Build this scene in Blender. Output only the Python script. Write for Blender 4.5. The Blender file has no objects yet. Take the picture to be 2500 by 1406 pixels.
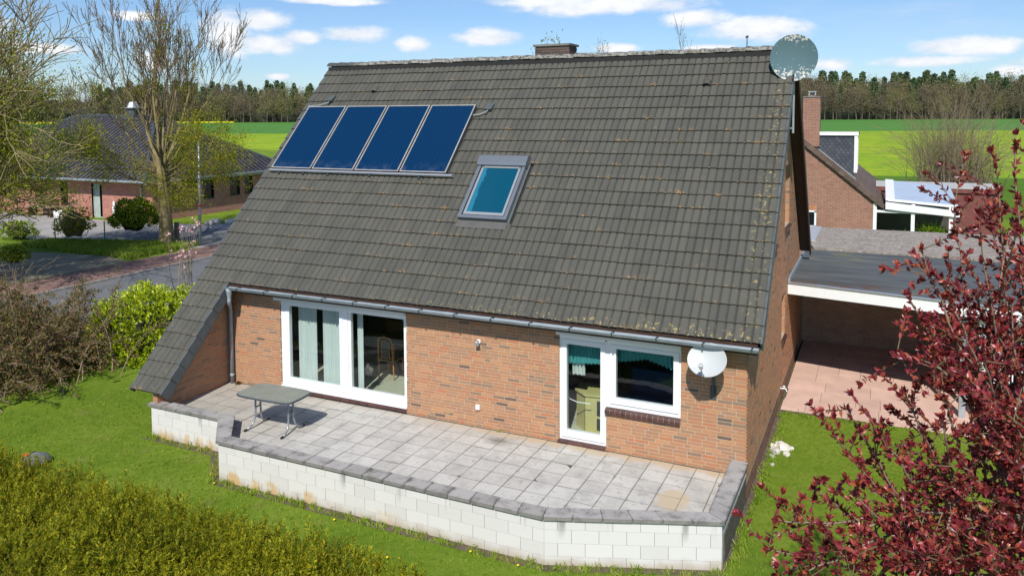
import bpy, math, random
import numpy as np
from mathutils import Vector, Matrix, Euler
random.seed(7)
RNG = np.random.default_rng(11)
SC = bpy.context.scene
COL = SC.collection
rad = math.radians

# ------------------------------------------------------------------ camera, sky, sun, exposure
CAM = Vector((6.6608, -13.2611, 6.0764))
YAW, PITCH, ROLL, FPX = 0.4377213, 0.0656296, 0.0045733, 1912.12
def cam_axes():
    Rz = Matrix.Rotation(YAW, 3, 'Z'); Rx = Matrix.Rotation(-PITCH, 3, 'X'); Ry = Matrix.Rotation(ROLL, 3, 'Y')
    return Rz @ Rx @ Ry
RM = cam_axes()
cd = bpy.data.cameras.new('camera'); cam = bpy.data.objects.new('camera', cd); COL.objects.link(cam)
r_, f_, u_ = RM.col[0], RM.col[1], RM.col[2]
mw = Matrix.Identity(4)
for i in range(3):
    mw[i][0] = r_[i]; mw[i][1] = u_[i]; mw[i][2] = -f_[i]; mw[i][3] = CAM[i]
cam.matrix_world = mw
cd.sensor_width = 36; cd.lens = FPX / 2500 * 36
cd.shift_y = -(703 - 406.75) / 2500
cd.clip_start = 0.1; cd.clip_end = 9000
SC.camera = cam

SUNV = Vector((0.18, -0.70, 0.70)).normalized()
sd = bpy.data.lights.new('sun', 'SUN'); sd.energy = 4.3; sd.angle = rad(0.6); sd.color = (1.0, 0.95, 0.87)
so = bpy.data.objects.new('sun', sd); COL.objects.link(so); so.location = (0, -20, 30)
so.rotation_euler = SUNV.to_track_quat('Z', 'Y').to_euler()

SC.view_settings.view_transform = 'Standard'; SC.view_settings.look = 'None'
SC.view_settings.exposure = 0.20; SC.view_settings.gamma = 1; SC.view_settings.use_curve_mapping = False
SC.cycles.use_denoising = True
SC.cycles.max_bounces = 7; SC.cycles.transparent_max_bounces = 12; SC.cycles.caustics_reflective = False; SC.cycles.caustics_refractive = False

world = bpy.data.worlds.new('World'); SC.world = world; world.use_nodes = True

class NT:
    """small helper for building node trees"""
    def __init__(s, nt): s.nt = nt; nt.nodes.clear()
    def n(s, t, **kw):
        nd = s.nt.nodes.new(t)
        for k, v in kw.items(): setattr(nd, k, v)
        return nd
    def link(s, a, b): s.nt.links.new(a, b)
    def put(s, sock, v):
        if hasattr(v, 'links') or isinstance(v, bpy.types.NodeSocket): s.link(v, sock)
        else: sock.default_value = v
    def math(s, op, a, b=0.0, c=None, clamp=False):
        m = s.n('ShaderNodeMath', operation=op, use_clamp=clamp); s.put(m.inputs[0], a); s.put(m.inputs[1], b)
        if c is not None: s.put(m.inputs[2], c)
        return m.outputs[0]
    def vmath(s, op, a, b=(0, 0, 0), out=0):
        m = s.n('ShaderNodeVectorMath', operation=op); s.put(m.inputs[0], a)
        if op != 'LENGTH' and op != 'NORMALIZE': s.put(m.inputs[1], b)
        return m.outputs['Value'] if op in ('LENGTH', 'DOT_PRODUCT', 'DISTANCE') else m.outputs['Vector']
    def mapr(s, v, a, b, c=0.0, d=1.0, smooth=True):
        m = s.n('ShaderNodeMapRange'); m.interpolation_type = 'SMOOTHSTEP' if smooth else 'LINEAR'
        s.put(m.inputs[0], v)
        for i, x in enumerate((a, b, c, d)): s.put(m.inputs[i + 1], x)
        return m.outputs[0]
    def noise(s, vec, scale, detail=4, rough=0.55, out='Fac', dist=0.0):
        m = s.n('ShaderNodeTexNoise'); m.inputs['Scale'].default_value = scale
        m.inputs['Detail'].default_value = detail; m.inputs['Roughness'].default_value = rough; m.inputs['Distortion'].default_value = dist
        if vec is not None: s.link(vec, m.inputs['Vector'])
        return m.outputs[out] if out in ('Fac', 'Color') else m
    def mix(s, f, a, b, mode='MIX'):
        m = s.n('ShaderNodeMix', data_type='RGBA', blend_type=mode, clamp_factor=True)
        s.put(m.inputs[0], f)
        for i, v in ((6, a), (7, b)):
            if isinstance(v, (tuple, list)): m.inputs[i].default_value = (*v[:3], 1)
            else: s.link(v, m.inputs[i])
        return m.outputs[2]
    def ramp(s, f, stops, mode='LINEAR'):
        m = s.n('ShaderNodeValToRGB'); m.color_ramp.interpolation = mode; s.link(f, m.inputs[0])
        el = m.color_ramp.elements
        while len(el) > 1: el.remove(el[-1])
        el[0].position = stops[0][0]; el[0].color = (*stops[0][1], 1)
        for p, c in stops[1:]:
            e = el.new(p); e.color = (*c, 1)
        return m.outputs[0]

def build_world():
    N = NT(world.node_tree)
    out = N.n('ShaderNodeOutputWorld')
    sky = N.n('ShaderNodeTexSky', sky_type='NISHITA'); sky.sun_disc = False
    sky.sun_elevation = math.asin(SUNV.z); sky.sun_rotation = math.atan2(SUNV.x, SUNV.y)
    sky.altitude = 50; sky.air_density = 1.0; sky.dust_density = 0.35; sky.ozone_density = 2.2
    tc = N.n('ShaderNodeTexCoord'); d = tc.outputs['Generated']
    # camera-independent description of the cumulus field: directions on the dome, ragged by noise
    def px(x, y):
        v = RM @ Vector(((x - 1250) / FPX, 1, -(y - 406.75) / FPX)); return v.normalized()
    sc = N.vmath('MULTIPLY', d, (1, 1, 2.1))
    n1 = N.noise(sc, 9.0, 7, 0.60)
    n2 = N.noise(sc, 26.0, 6, 0.62)
    blobs = [(1190, 92, 80, 24), (1004, 110, 42, 20), (860, 84, 85, 24), (640, 50, 80, 30), (650, 108, 100, 26), (740, 92, 60, 22), (560, 80, 60, 60),
             (1840, 70, 140, 30), (1700, 48, 90, 24), (1480, 14, 230, 24), (1330, 6, 130, 16), (2370, 115, 110, 20), (2270, 150, 110, 12), (2030, 160, 48, 16),
             (678, 188, 26, 8), (800, 4, 110, 10), (2470, 172, 40, 12), (370, 150, 50, 34), (1510, 118, 60, 14), (1720, 118, 60, 10),
             (100, 120, 100, 14), (330, 40, 60, 14), (-150, 60, 120, 30), (2750, 60, 120, 30), (2650, 150, 120, 18), (3000, 110, 140, 26), (-420, 120, 140, 24), (1500, -160, 260, 60), (2300, -260, 200, 60), (500, -200, 240, 60)]
    tot = None
    for (x, y, rx, ry) in blobs:
        c = px(x, y)
        dd = N.vmath('SUBTRACT', d, tuple(c))
        # horizontal extent and vertical extent of each heap
        sx, sy = FPX / rx, FPX / ry
        dv = N.vmath('MULTIPLY', dd, (sx, sx, sy))
        l = N.vmath('LENGTH', dv)
        b = N.mapr(l, 0.0, 1.7, 1.0, 0.0, smooth=False)
        tot = b if tot is None else N.math('MAXIMUM', tot, b)
    field = N.math('ADD', N.math('MULTIPLY', tot, 0.62), N.math('ADD', N.math('MULTIPLY', n1, 0.55), N.math('MULTIPLY', n2, 0.28)))
    mask = N.mapr(field, 0.60, 0.86)
    thin = N.math('MULTIPLY', N.mapr(N.noise(N.vmath('MULTIPLY', d, (1, 1, 4.5)), 3.0, 8, 0.65), 0.48, 0.75), 0.30)
    mask = N.math('MAXIMUM', mask, thin)
    # sky colour: the physical sky, a little bluer as the photograph records it
    sep = N.n('ShaderNodeSeparateXYZ'); N.link(d, sep.inputs[0])
    bl = N.mix(1.0, sky.outputs[0], (0.78, 0.93, 1.16), 'MULTIPLY')
    bg = N.n('ShaderNodeBackground'); N.link(bl, bg.inputs[0]); bg.inputs[1].default_value = 0.094
    ccol = N.mix(N.mapr(N.math('ADD', N.math('MULTIPLY', n2, 0.6), N.math('MULTIPLY', field, 0.5)), 0.45, 0.9), (0.66, 0.74, 0.86), (0.97, 0.98, 1.0))
    cb = N.n('ShaderNodeBackground'); N.link(ccol, cb.inputs[0]); cb.inputs[1].default_value = 0.92
    ms = N.n('ShaderNodeMixShader'); N.link(mask, ms.inputs[0]); N.link(bg.outputs[0], ms.inputs[1]); N.link(cb.outputs[0], ms.inputs[2])
    N.link(ms.outputs[0], out.inputs[0])
build_world()

# ------------------------------------------------------------------ materials
def new_mat(name):
    m = bpy.data.materials.new(name); m.use_nodes = True
    N = NT(m.node_tree); out = N.n('ShaderNodeOutputMaterial'); b = N.n('ShaderNodeBsdfPrincipled'); N.link(b.outputs[0], out.inputs[0])
    return m, N, b
def setc(N, b, c):
    if isinstance(c, (tuple, list)): b.inputs['Base Color'].default_value = (*c[:3], 1)
    else: N.link(c, b.inputs['Base Color'])
def bump(N, b, h, strength=0.3, dist=0.01):
    bp = N.n('ShaderNodeBump'); bp.inputs['Strength'].default_value = strength; bp.inputs['Distance'].default_value = dist
    N.link(h, bp.inputs['Height']); N.link(bp.outputs[0], b.inputs['Normal'])
def pos(N): return N.n('ShaderNodeNewGeometry').outputs['Position']
def rnd(N, k=0.0):
    """a random number that differs per object and per loose piece"""
    a = N.n('ShaderNodeObjectInfo').outputs['Random']; i = N.n('ShaderNodeNewGeometry').outputs['Random Per Island']
    s = N.math('ADD', N.math('MULTIPLY', a, 3.17 + k), N.math('MULTIPLY', i, 1.0 + k))
    return N.math('FRACT', s)
def simple(name, c, rough=0.6, metal=0.0, var=0.12, scale=6.0, bmp=0.0, spec=None, rv=0.0):
    m, N, b = new_mat(name)
    p = pos(N); n = N.noise(p, scale, 5)
    lo = tuple(x * (1 - var) for x in c); hi = tuple(min(1, x * (1 + var)) for x in c)
    col = N.ramp(n, [(0.3, lo), (0.7, hi)])
    if rv: col = N.mix(1.0, col, N.ramp(rnd(N), [(0, (1 - rv,) * 3), (1, (1 + rv,) * 3)]), 'MULTIPLY')
    setc(N, b, col)
    b.inputs['Roughness'].default_value = rough; b.inputs['Metallic'].default_value = metal
    if spec is not None: b.inputs['Specular IOR Level'].default_value = spec
    if bmp: bump(N, b, N.noise(p, scale * 8, 4), bmp, 0.004)
    return m

def mat_brick(name, stops, dark=0.04):
    m, N, b = new_mat(name); p = pos(N)
    base = N.ramp(rnd(N), stops)
    n = N.noise(p, 38, 5, 0.7); n2 = N.noise(p, 4.0, 4)
    col = N.mix(N.mapr(n, 0.5, 0.8, 0, 0.5), base, (0.13, 0.075, 0.05))
    col = N.mix(N.mapr(n2, 0.55, 0.8, 0, 0.28), col, (0.20, 0.13, 0.09))
    setc(N, b, col); b.inputs['Roughness'].default_value = 0.85; b.inputs['Specular IOR Level'].default_value = 0.25
    bump(N, b, n, 0.5, 0.004)
    return m
BR = [(0.0, (0.45, 0.210, 0.108)), (0.2, (0.40, 0.20, 0.110)), (0.4, (0.49, 0.245, 0.125)), (0.55, (0.41, 0.215, 0.125)), (0.70, (0.36, 0.195, 0.115)),
      (0.82, (0.47, 0.180, 0.088)), (0.88, (0.38, 0.215, 0.13)), (0.94, (0.28, 0.175, 0.115)), (0.980, (0.25, 0.16, 0.11)), (0.988, (0.15, 0.105, 0.085)), (1.0, (0.15, 0.105, 0.085))]
M_brick = mat_brick('clinker_brick', BR)
M_plinth_brick = mat_brick('plinth_brick', [(0, (0.17, 0.075, 0.055)), (0.5, (0.21, 0.09, 0.06)), (1, (0.12, 0.06, 0.05))])  # darker red-brown brick of the gable plinth
M_mortar = simple('mortar', (0.42, 0.35, 0.24), 0.95, var=0.15, scale=9, bmp=0.4)
M_chim = mat_brick('dark_chimney_brick', [(0, (0.10, 0.075, 0.065)), (0.5, (0.14, 0.10, 0.085)), (1, (0.075, 0.055, 0.05))])
M_chim_mortar = simple('chimney_mortar', (0.16, 0.14, 0.12), 0.95)
M_sill = simple('glazed_sill_brick', (0.085, 0.04, 0.035), 0.35, var=0.2, scale=20, rv=0.2)

def mat_tile():
    m, N, b = new_mat('concrete_roof_tile'); p = pos(N)
    uv = N.n('ShaderNodeUVMap').outputs[0]; sp = N.n('ShaderNodeSeparateXYZ'); N.link(uv, sp.inputs[0])
    base = N.ramp(rnd(N), [(0, (0.072, 0.072, 0.061)), (0.5, (0.084, 0.083, 0.070)), (1, (0.096, 0.093, 0.078))])
    n = N.noise(p, 3.0, 5); n2 = N.noise(p, 55, 5, 0.7)
    base = N.mix(N.mapr(n, 0.40, 0.75, 0, 0.3), base, (0.112, 0.108, 0.082))
    base = N.mix(N.mapr(n2, 0.45, 0.8, 0, 0.4), base, (0.07, 0.068, 0.058))
    # groove shade put into the colour along the pans
    up_ = N.math('ABSOLUTE', N.math('SUBTRACT', N.math('FRACT', N.math('ADD', N.math('MULTIPLY', sp.outputs[0], 2.0), 0.08)), 0.5))
    base = N.mix(N.mapr(up_, 0.42, 0.49, 0, 0.5), base, (0.03, 0.027, 0.024))
    ed = N.mapr(sp.outputs[1], 0.42, 0.0, 0, 1)           # 1 at the lower edge of each tile
    dirt = N.math('MULTIPLY', N.mapr(sp.outputs[1], 0.10, 0.0, 0, 1), N.mapr(N.noise(p, 14, 3), 0.4, 0.7))
    base = N.mix(N.math('MULTIPLY', dirt, 0.35), base, (0.05, 0.04, 0.032))
    l1 = N.noise(p, 16, 4, 0.7); l2 = N.noise(N.vmath('ADD', p, (7, 3, 1)), 2.0, 3)
    li = N.math('MULTIPLY', N.mapr(N.math('ADD', l1, N.math('MULTIPLY', l2, 0.55)), 0.88, 0.97), N.math('POWER', ed, 1.8))
    base = N.mix(N.math('MULTIPLY', li, 0.8), base, N.mix(N.noise(p, 40, 2), (0.40, 0.17, 0.03), (0.34, 0.24, 0.10)))
    # pale crust specks scattered about, denser by the eaves and the verge
    w = N.noise(N.vmath('ADD', p, (3, 9, 4)), 34, 3, 0.6)
    base = N.mix(N.mapr(w, 0.735, 0.77, 0, 0.85), base, (0.55, 0.53, 0.48))
    sx = N.n('ShaderNodeSeparateXYZ'); N.link(p, sx.inputs[0])
    eave = N.math('MULTIPLY', N.mapr(sx.outputs[2], 2.60, 2.36), N.mapr(sx.outputs[0], -3.0, 5.0, 0.1, 1.0))
    rv = N.math('MULTIPLY', N.mapr(sx.outputs[0], 4.55, 4.80, 0, 1), N.mapr(sx.outputs[0], 5.0, 4.90, 0, 1))
    hot = N.math('MAXIMUM', eave, N.math('MULTIPLY', rv, 0.42))
    y = N.math('MULTIPLY', N.mapr(N.noise(N.vmath('ADD', p, (1, 5, 2)), 12, 4, 0.7), 0.56, 0.66), hot)
    base = N.mix(y, base, N.mix(N.noise(p, 60, 2), (0.62, 0.42, 0.02), (0.55, 0.50, 0.30)))
    setc(N, b, base); b.inputs['Roughness'].default_value = 0.72; b.inputs['Specular IOR Level'].default_value = 0.3
    bump(N, b, n2, 0.25, 0.003)
    return m
M_tile = mat_tile()
M_verge = simple('verge_tile', (0.085, 0.098, 0.10), 0.5, var=0.2, scale=5, bmp=0.2)
M_underlay = simple('roof_underlay', (0.02, 0.02, 0.02), 0.9)
def mat_ridge():
    m, N, b = new_mat('mossy_ridge_tile'); p = pos(N)
    n = N.noise(p, 12, 6, 0.7); n2 = N.noise(p, 3, 3)
    c = N.mix(N.mapr(n, 0.42, 0.58), (0.080, 0.077, 0.070), (0.29, 0.28, 0.25))
    c = N.mix(N.mapr(n2, 0.55, 0.7, 0, 0.4), c, (0.16, 0.14, 0.06))
    sx = N.n('ShaderNodeSeparateXYZ'); N.link(p, sx.inputs[0])
    c = N.mix(N.mapr(sx.outputs[0], -6.0, -6.7), c, (0.06, 0.065, 0.065))
    setc(N, b, c); b.inputs['Roughness'].default_value = 0.85; bump(N, b, n, 0.6, 0.02); return m
M_ridge = mat_ridge()
M_white = simple('white_pvc', (0.80, 0.81, 0.82), 0.35, var=0.02)
M_zinc = simple('weathered_zinc', (0.30, 0.35, 0.38), 0.6, 0.3, var=0.15, scale=5)
M_zincdark = simple('dark_zinc', (0.07, 0.085, 0.095), 0.5, 0.3, var=0.2)
M_wood_dark = simple('dark_brown_board', (0.055, 0.026, 0.016), 0.6, var=0.3, scale=8, bmp=0.3)
M_black = simple('black_plastic', (0.02, 0.02, 0.02), 0.5)
M_greymetal = simple('grey_aluminium', (0.21, 0.235, 0.26), 0.4, 0.5, var=0.05)
M_greyalu_l = simple('light_aluminium', (0.55, 0.56, 0.57), 0.4, 0.7, var=0.05)
def mat_glass(name, tint=(1, 1, 1), refl=0.5):
    m, N, b = new_mat(name); out = [n for n in N.nt.nodes if n.type == 'OUTPUT_MATERIAL'][0]
    ge = N.n('ShaderNodeNewGeometry'); dt = N.math('ABSOLUTE', N.vmath('DOT_PRODUCT', ge.outputs['Incoming'], ge.outputs['Normal']))
    fr = N.math('POWER', N.math('SUBTRACT', 1.0, dt, clamp=True), 5.0)
    gl = N.n('ShaderNodeBsdfGlossy'); gl.inputs['Roughness'].default_value = 0.01
    tr = N.n('ShaderNodeBsdfTransparent'); tr.inputs[0].default_value = (*tint, 1)
    f = N.math('ADD', N.math('MULTIPLY', fr, 0.9), 0.045, clamp=True)
    ms = N.n('ShaderNodeMixShader'); N.link(f, ms.inputs[0]); N.link(tr.outputs[0], ms.inputs[1]); N.link(gl.outputs[0], ms.inputs[2])
    N.link(ms.outputs[0], out.inputs[0]); N.nt.nodes.remove(b); return m
M_glass = mat_glass('window_glass', (0.93, 0.98, 0.97))
def mat_collector():
    m, N, b = new_mat('solar_absorber'); p = pos(N)
    sx = N.n('ShaderNodeSeparateXYZ'); N.link(p, sx.inputs[0])
    st = N.math('FRACT', N.math('MULTIPLY', sx.outputs[0], 9.0))
    line = N.mapr(N.math('ABSOLUTE', N.math('SUBTRACT', st, 0.5)), 0.0, 0.10, 0.55, 0)
    c = N.mix(line, (0.0005, 0.022, 0.072), (0.002, 0.045, 0.11))
    uv = N.n('ShaderNodeUVMap').outputs[0]; su = N.n('ShaderNodeSeparateXYZ'); N.link(uv, su.inputs[0])
    n = N.noise(p, 5, 4)
    dust = N.math('MULTIPLY', N.mapr(su.outputs[1], 0.16, 0.0), N.mapr(n, 0.4, 0.75, 0, 0.15))
    c = N.mix(dust, c, (0.20, 0.24, 0.27))
    setc(N, b, c); b.inputs['Roughness'].default_value = 0.22; b.inputs['Specular IOR Level'].default_value = 0.35
    b.inputs['Coat Weight'].default_value = 0.15; b.inputs['Coat Roughness'].default_value = 0.05; return m
M_coll = mat_collector()
def mat_sky_glass():
    m, N, b = new_mat('tinted_roof_glass'); p = pos(N)
    n = N.noise(N.vmath('MULTIPLY', p, (2.2, 1, 1)), 3.2, 5)
    uv = N.n('ShaderNodeUVMap').outputs[0]; su = N.n('ShaderNodeSeparateXYZ'); N.link(uv, su.inputs[0])
    cur = N.math('MULTIPLY', N.mapr(N.math('ADD', su.outputs[0], N.math('MULTIPLY', N.math('SUBTRACT', n, 0.5), 0.25)), 0.13, 0.08), 0.55)
    c = N.mix(cur, (0.002, 0.062, 0.110), (0.03, 0.22, 0.34))
    setc(N, b, c); b.inputs['Roughness'].default_value = 0.08; b.inputs['Specular IOR Level'].default_value = 0.4; return m
M_skyglass = mat_sky_glass()
def mat_slab():
    m, N, b = new_mat('concrete_paving_slab'); p = pos(N)
    base = N.ramp(rnd(N), [(0, (0.49, 0.475, 0.435)), (0.5, (0.54, 0.525, 0.485)), (1, (0.58, 0.565, 0.525))])
    n = N.noise(p, 2.2, 6, 0.65); n2 = N.noise(p, 60, 3, 0.7); n3 = N.noise(N.vmath('ADD', p, (4, 4, 4)), 7, 5, 0.7, dist=1.0)
    c = N.mix(N.mapr(n, 0.42, 0.72, 0, 0.55), base, (0.31, 0.30, 0.285))
    c = N.mix(N.mapr(n3, 0.53, 0.70, 0, 0.55), c, (0.24, 0.22, 0.19))
    c = N.mix(N.mapr(n2, 0.55, 0.8, 0, 0.3), c, (0.26, 0.25, 0.23))
    gn = N.n('ShaderNodeTexCoord').outputs['Generated']; sg = N.n('ShaderNodeSeparateXYZ'); N.link(gn, sg.inputs[0])
    ex = N.math('MAXIMUM', N.math('ABSOLUTE', N.math('SUBTRACT', sg.outputs[0], 0.5)), N.math('ABSOLUTE', N.math('SUBTRACT', sg.outputs[1], 0.5)))
    c = N.mix(N.math('MULTIPLY', N.mapr(N.math('ADD', ex, N.math('MULTIPLY', N.math('SUBTRACT', n3, 0.5), 0.06)), 0.46, 0.5), 0.35), c, (0.17, 0.155, 0.13))
    sx = N.n('ShaderNodeSeparateXYZ'); N.link(p, sx.inputs[0])
    # brownish film towards the left end, sandy patches by the wall on the right
    c = N.mix(N.math('MULTIPLY', N.mapr(sx.outputs[0], -2.6, -5.2), 0.45), c, (0.27, 0.235, 0.18))
    s = N.math('MULTIPLY', N.mapr(N.math('ADD', sx.outputs[1], N.math('MULTIPLY', N.noise(p, 3.0, 4), 0.5)), -0.08, 0.16), N.mapr(sx.outputs[0], -2.5, 1.5, 0.25, 0.9))
    c = N.mix(s, c, (0.50, 0.40, 0.27))
    d = N.vmath('LENGTH', N.vmath('MULTIPLY', N.vmath('SUBTRACT', p, (3.85, -1.32, 0)), (2.9, 2.1, 0)))
    c = N.mix(N.mapr(N.math('ADD', d, N.math('MULTIPLY', N.noise(p, 7, 4), 0.9)), 1.35, 1.0, 0, 0.85), c, (0.52, 0.42, 0.28))
    d2 = N.vmath('LENGTH', N.vmath('MULTIPLY', N.vmath('SUBTRACT', p, (0.35, -0.45, 0)), (2.6, 3.4, 0)))
    c = N.mix(N.mapr(N.math('ADD', d2, N.math('MULTIPLY', N.noise(p, 5, 4), 0.9)), 1.3, 0.6, 0, 0.7), c, (0.16, 0.15, 0.12))
    setc(N, b, c); b.inputs['Roughness'].default_value = 0.9; b.inputs['Specular IOR Level'].default_value = 0.2
    bump(N, b, n2, 0.3, 0.003); return m
M_slab = mat_slab()
M_joint = simple('joint_soil', (0.085, 0.072, 0.055), 0.95, var=0.4, scale=12)
def mat_coping():
    m, N, b = new_mat('weathered_coping'); p = pos(N)
    base = N.ramp(rnd(N), [(0, (0.33, 0.315, 0.295)), (1, (0.42, 0.40, 0.375))])
    n = N.noise(p, 5, 6, 0.7); n2 = N.noise(p, 80, 3, 0.8)
    c = N.mix(N.mapr(n, 0.45, 0.7, 0, 0.8), base, (0.15, 0.14, 0.125))
    c = N.mix(N.mapr(n2, 0.5, 0.75, 0, 0.6), c, (0.13, 0.12, 0.11))
    gq = N.n('ShaderNodeTexCoord').outputs['Generated']; sq = N.n('ShaderNodeSeparateXYZ'); N.link(gq, sq.inputs[0])
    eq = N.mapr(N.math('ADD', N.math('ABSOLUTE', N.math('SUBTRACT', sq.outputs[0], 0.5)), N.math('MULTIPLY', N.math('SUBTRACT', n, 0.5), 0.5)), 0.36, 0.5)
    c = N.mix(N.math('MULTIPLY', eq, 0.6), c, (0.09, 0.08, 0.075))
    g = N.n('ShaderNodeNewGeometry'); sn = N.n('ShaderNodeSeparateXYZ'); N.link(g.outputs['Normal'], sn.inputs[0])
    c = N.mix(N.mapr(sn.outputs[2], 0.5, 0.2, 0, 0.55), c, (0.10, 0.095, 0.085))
    setc(N, b, c); b.inputs['Roughness'].default_value = 0.9; bump(N, b, n2, 0.4, 0.004); return m
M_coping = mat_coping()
def mat_block():
    m, N, b = new_mat('white_limestone_block'); p = pos(N)
    base = N.ramp(rnd(N), [(0, (0.61, 0.60, 0.58)), (0.5, (0.645, 0.635, 0.615)), (1, (0.67, 0.66, 0.64))])
    sx = N.n('ShaderNodeSeparateXYZ'); N.link(p, sx.inputs[0])
    n = N.noise(p, 3.0, 5); n2 = N.noise(p, 50, 3)
    # damp line by the ground, soot runs below the coping
    low = N.mapr(N.math('ADD', sx.outputs[2], N.math('MULTIPLY', n, 0.30)), -0.16, -0.38)
    c = N.mix(N.math('MULTIPLY', low, 0.7), base, (0.38, 0.31, 0.21))
    rust = N.math('MULTIPLY', N.mapr(sx.outputs[2], -0.25, -0.34), N.mapr(N.noise(N.vmath('MULTIPLY', p, (1, 1, 0.3)), 2.3, 3), 0.52, 0.62))
    rust = N.math('MULTIPLY', rust, N.mapr(sx.outputs[0], 1.0, -2.6))
    c = N.mix(N.math('MULTIPLY', rust, 0.8), c, (0.56, 0.36, 0.12))
    run = N.math('MULTIPLY', N.mapr(N.noise(N.vmath('MULTIPLY', p, (1, 1, 0.05)), 3.6, 2), 0.60, 0.70), N.mapr(sx.outputs[2], -0.16, 0.17))
    c = N.mix(N.math('MULTIPLY', run, 0.75), c, (0.20, 0.20, 0.19))
    c = N.mix(N.mapr(n2, 0.6, 0.8, 0, 0.2), c, (0.42, 0.41, 0.38))
    setc(N, b, c); b.inputs['Roughness'].default_value = 0.85; bump(N, b, n2, 0.15, 0.002); return m
M_block = mat_block()
M_blockjoint = simple('block_joint', (0.24, 0.215, 0.19), 0.95)

def mat_grass(name, stops, scale=1.0, far=False):
    m, N, b = new_mat(name); p = pos(N)
    n = N.noise(p, 0.6 * scale, 5, 0.6); n2 = N.noise(p, 9 * scale, 5, 0.7); n3 = N.noise(p, 70 * scale, 3, 0.8)
    f = N.math('ADD', N.math('MULTIPLY', n, 0.5), N.math('MULTIPLY', n2, 0.5))
    c = N.ramp(f, stops)
    if not far: c = N.mix(N.mapr(N.noise(N.vmath('ADD', p, (9, 2, 0)), 1.7 * scale, 6, .7), 0.55, 0.75, 0, 0.5), c, (0.26, 0.25, 0.08))
    if not far: c = N.mix(N.mapr(n3, 0.45, 0.75, 0, 0.5), c, (0.035, 0.06, 0.01))
    setc(N, b, c); b.inputs['Roughness'].default_value = 0.9; b.inputs['Specular IOR Level'].default_value = 0.1
    if not far: bump(N, b, N.math('ADD', n3, n2), 0.8, 0.03)
    return m
M_lawn = mat_grass('lawn_turf', [(0.35, (0.11, 0.20, 0.016)), (0.5, (0.17, 0.26, 0.022)), (0.62, (0.24, 0.32, 0.04)), (0.75, (0.29, 0.34, 0.07))])
M_fieldg = mat_grass('green_crop', [(0.3, (0.06, 0.18, 0.035)), (0.5, (0.085, 0.225, 0.04)), (0.7, (0.12, 0.26, 0.05))], 0.06, True)
M_fieldy = mat_grass('yellow_green_crop', [(0.36, (0.13, 0.27, 0.015)), (0.5, (0.25, 0.37, 0.018)), (0.64, (0.40, 0.44, 0.03))], 0.16, True)
M_meadow = mat_grass('meadow', [(0.3, (0.06, 0.14, 0.012)), (0.5, (0.09, 0.18, 0.015)), (0.7, (0.12, 0.21, 0.02))], 0.25, True)
M_rape = mat_grass('rapeseed_bloom', [(0.3, (0.55, 0.50, 0.02)), (0.7, (0.75, 0.65, 0.03))], 0.2, True)
M_soil = simple('bare_soil', (0.11, 0.085, 0.06), 0.95, var=0.3, scale=4, bmp=0.5)
def mat_leafy(name, stops, trans=0.35, rough=0.5, spec=0.35, sub=None):
    m, N, b = new_mat(name); out = [n for n in N.nt.nodes if n.type == 'OUTPUT_MATERIAL'][0]
    c = N.ramp(rnd(N), stops); g = N.noise(pos(N), 1.3, 3)
    c = N.mix(N.mapr(g, 0.4, 0.7, 0, 0.35), c, tuple(x * 0.6 for x in stops[0][1]))
    if name == 'grass_blade': c = N.mix(N.mapr(N.noise(N.vmath('ADD', pos(N), (9, 2, 0)), 1.7, 6, .7), 0.47, 0.68, 0, 0.75), c, (0.36, 0.35, 0.09))
    setc(N, b, c); b.inputs['Roughness'].default_value = rough; b.inputs['Specular IOR Level'].default_value = spec
    t = N.n('ShaderNodeBsdfTranslucent'); N.link(N.mix(1.0, c, (1.2, 1.25, 0.8), 'MULTIPLY'), t.inputs[0])
    ms = N.n('ShaderNodeMixShader'); ms.inputs[0].default_value = trans; N.link(b.outputs[0], ms.inputs[1]); N.link(t.outputs[0], ms.inputs[2]); N.link(ms.outputs[0], out.inputs[0])
    return m
M_blade = mat_leafy('grass_blade', [(0, (0.16, 0.28, 0.016)), (0.5, (0.24, 0.37, 0.025)), (0.8, (0.34, 0.44, 0.05)), (1, (0.50, 0.48, 0.18))], 0.3, 0.6, 0.15)
M_yew = mat_leafy('yew_needles', [(0, (0.06, 0.10, 0.006)), (0.4, (0.22, 0.25, 0.010)), (0.8, (0.46, 0.43, 0.018)), (1, (0.54, 0.40, 0.03))], 0.35, 0.6, 0.2)
M_hedgecore = simple('hedge_core', (0.018, 0.02, 0.006), 0.95, var=0.5, scale=8)
M_red = mat_leafy('copper_leaf', [(0, (0.12, 0.016, 0.026)), (0.4, (0.27, 0.036, 0.050)), (0.75, (0.43, 0.070, 0.070)), (1, (0.48, 0.14, 0.055))], 0.28, 0.35, 0.5)
M_rhodo = mat_leafy('rhododendron_leaf', [(0, (0.12, 0.20, 0.008)), (0.3, (0.30, 0.40, 0.010)), (0.7, (0.50, 0.58, 0.018)), (1, (0.62, 0.66, 0.05))], 0.2, 0.35, 0.5)
M_spring = mat_leafy('young_spring_leaf', [(0, (0.18, 0.20, 0.012)), (0.5, (0.34, 0.35, 0.018)), (1, (0.50, 0.46, 0.04))], 0.5, 0.5, 0.2)
M_green_l = mat_leafy('fresh_green_leaf', [(0, (0.14, 0.22, 0.010)), (0.5, (0.26, 0.36, 0.015)), (1, (0.40, 0.45, 0.03))], 0.45, 0.5, 0.2)
M_budleaf = mat_leafy('bud_green_leaf', [(0, (0.20, 0.26, 0.012)), (0.5, (0.36, 0.41, 0.018)), (1, (0.50, 0.50, 0.03))], 0.5, 0.5, 0.2)
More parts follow.
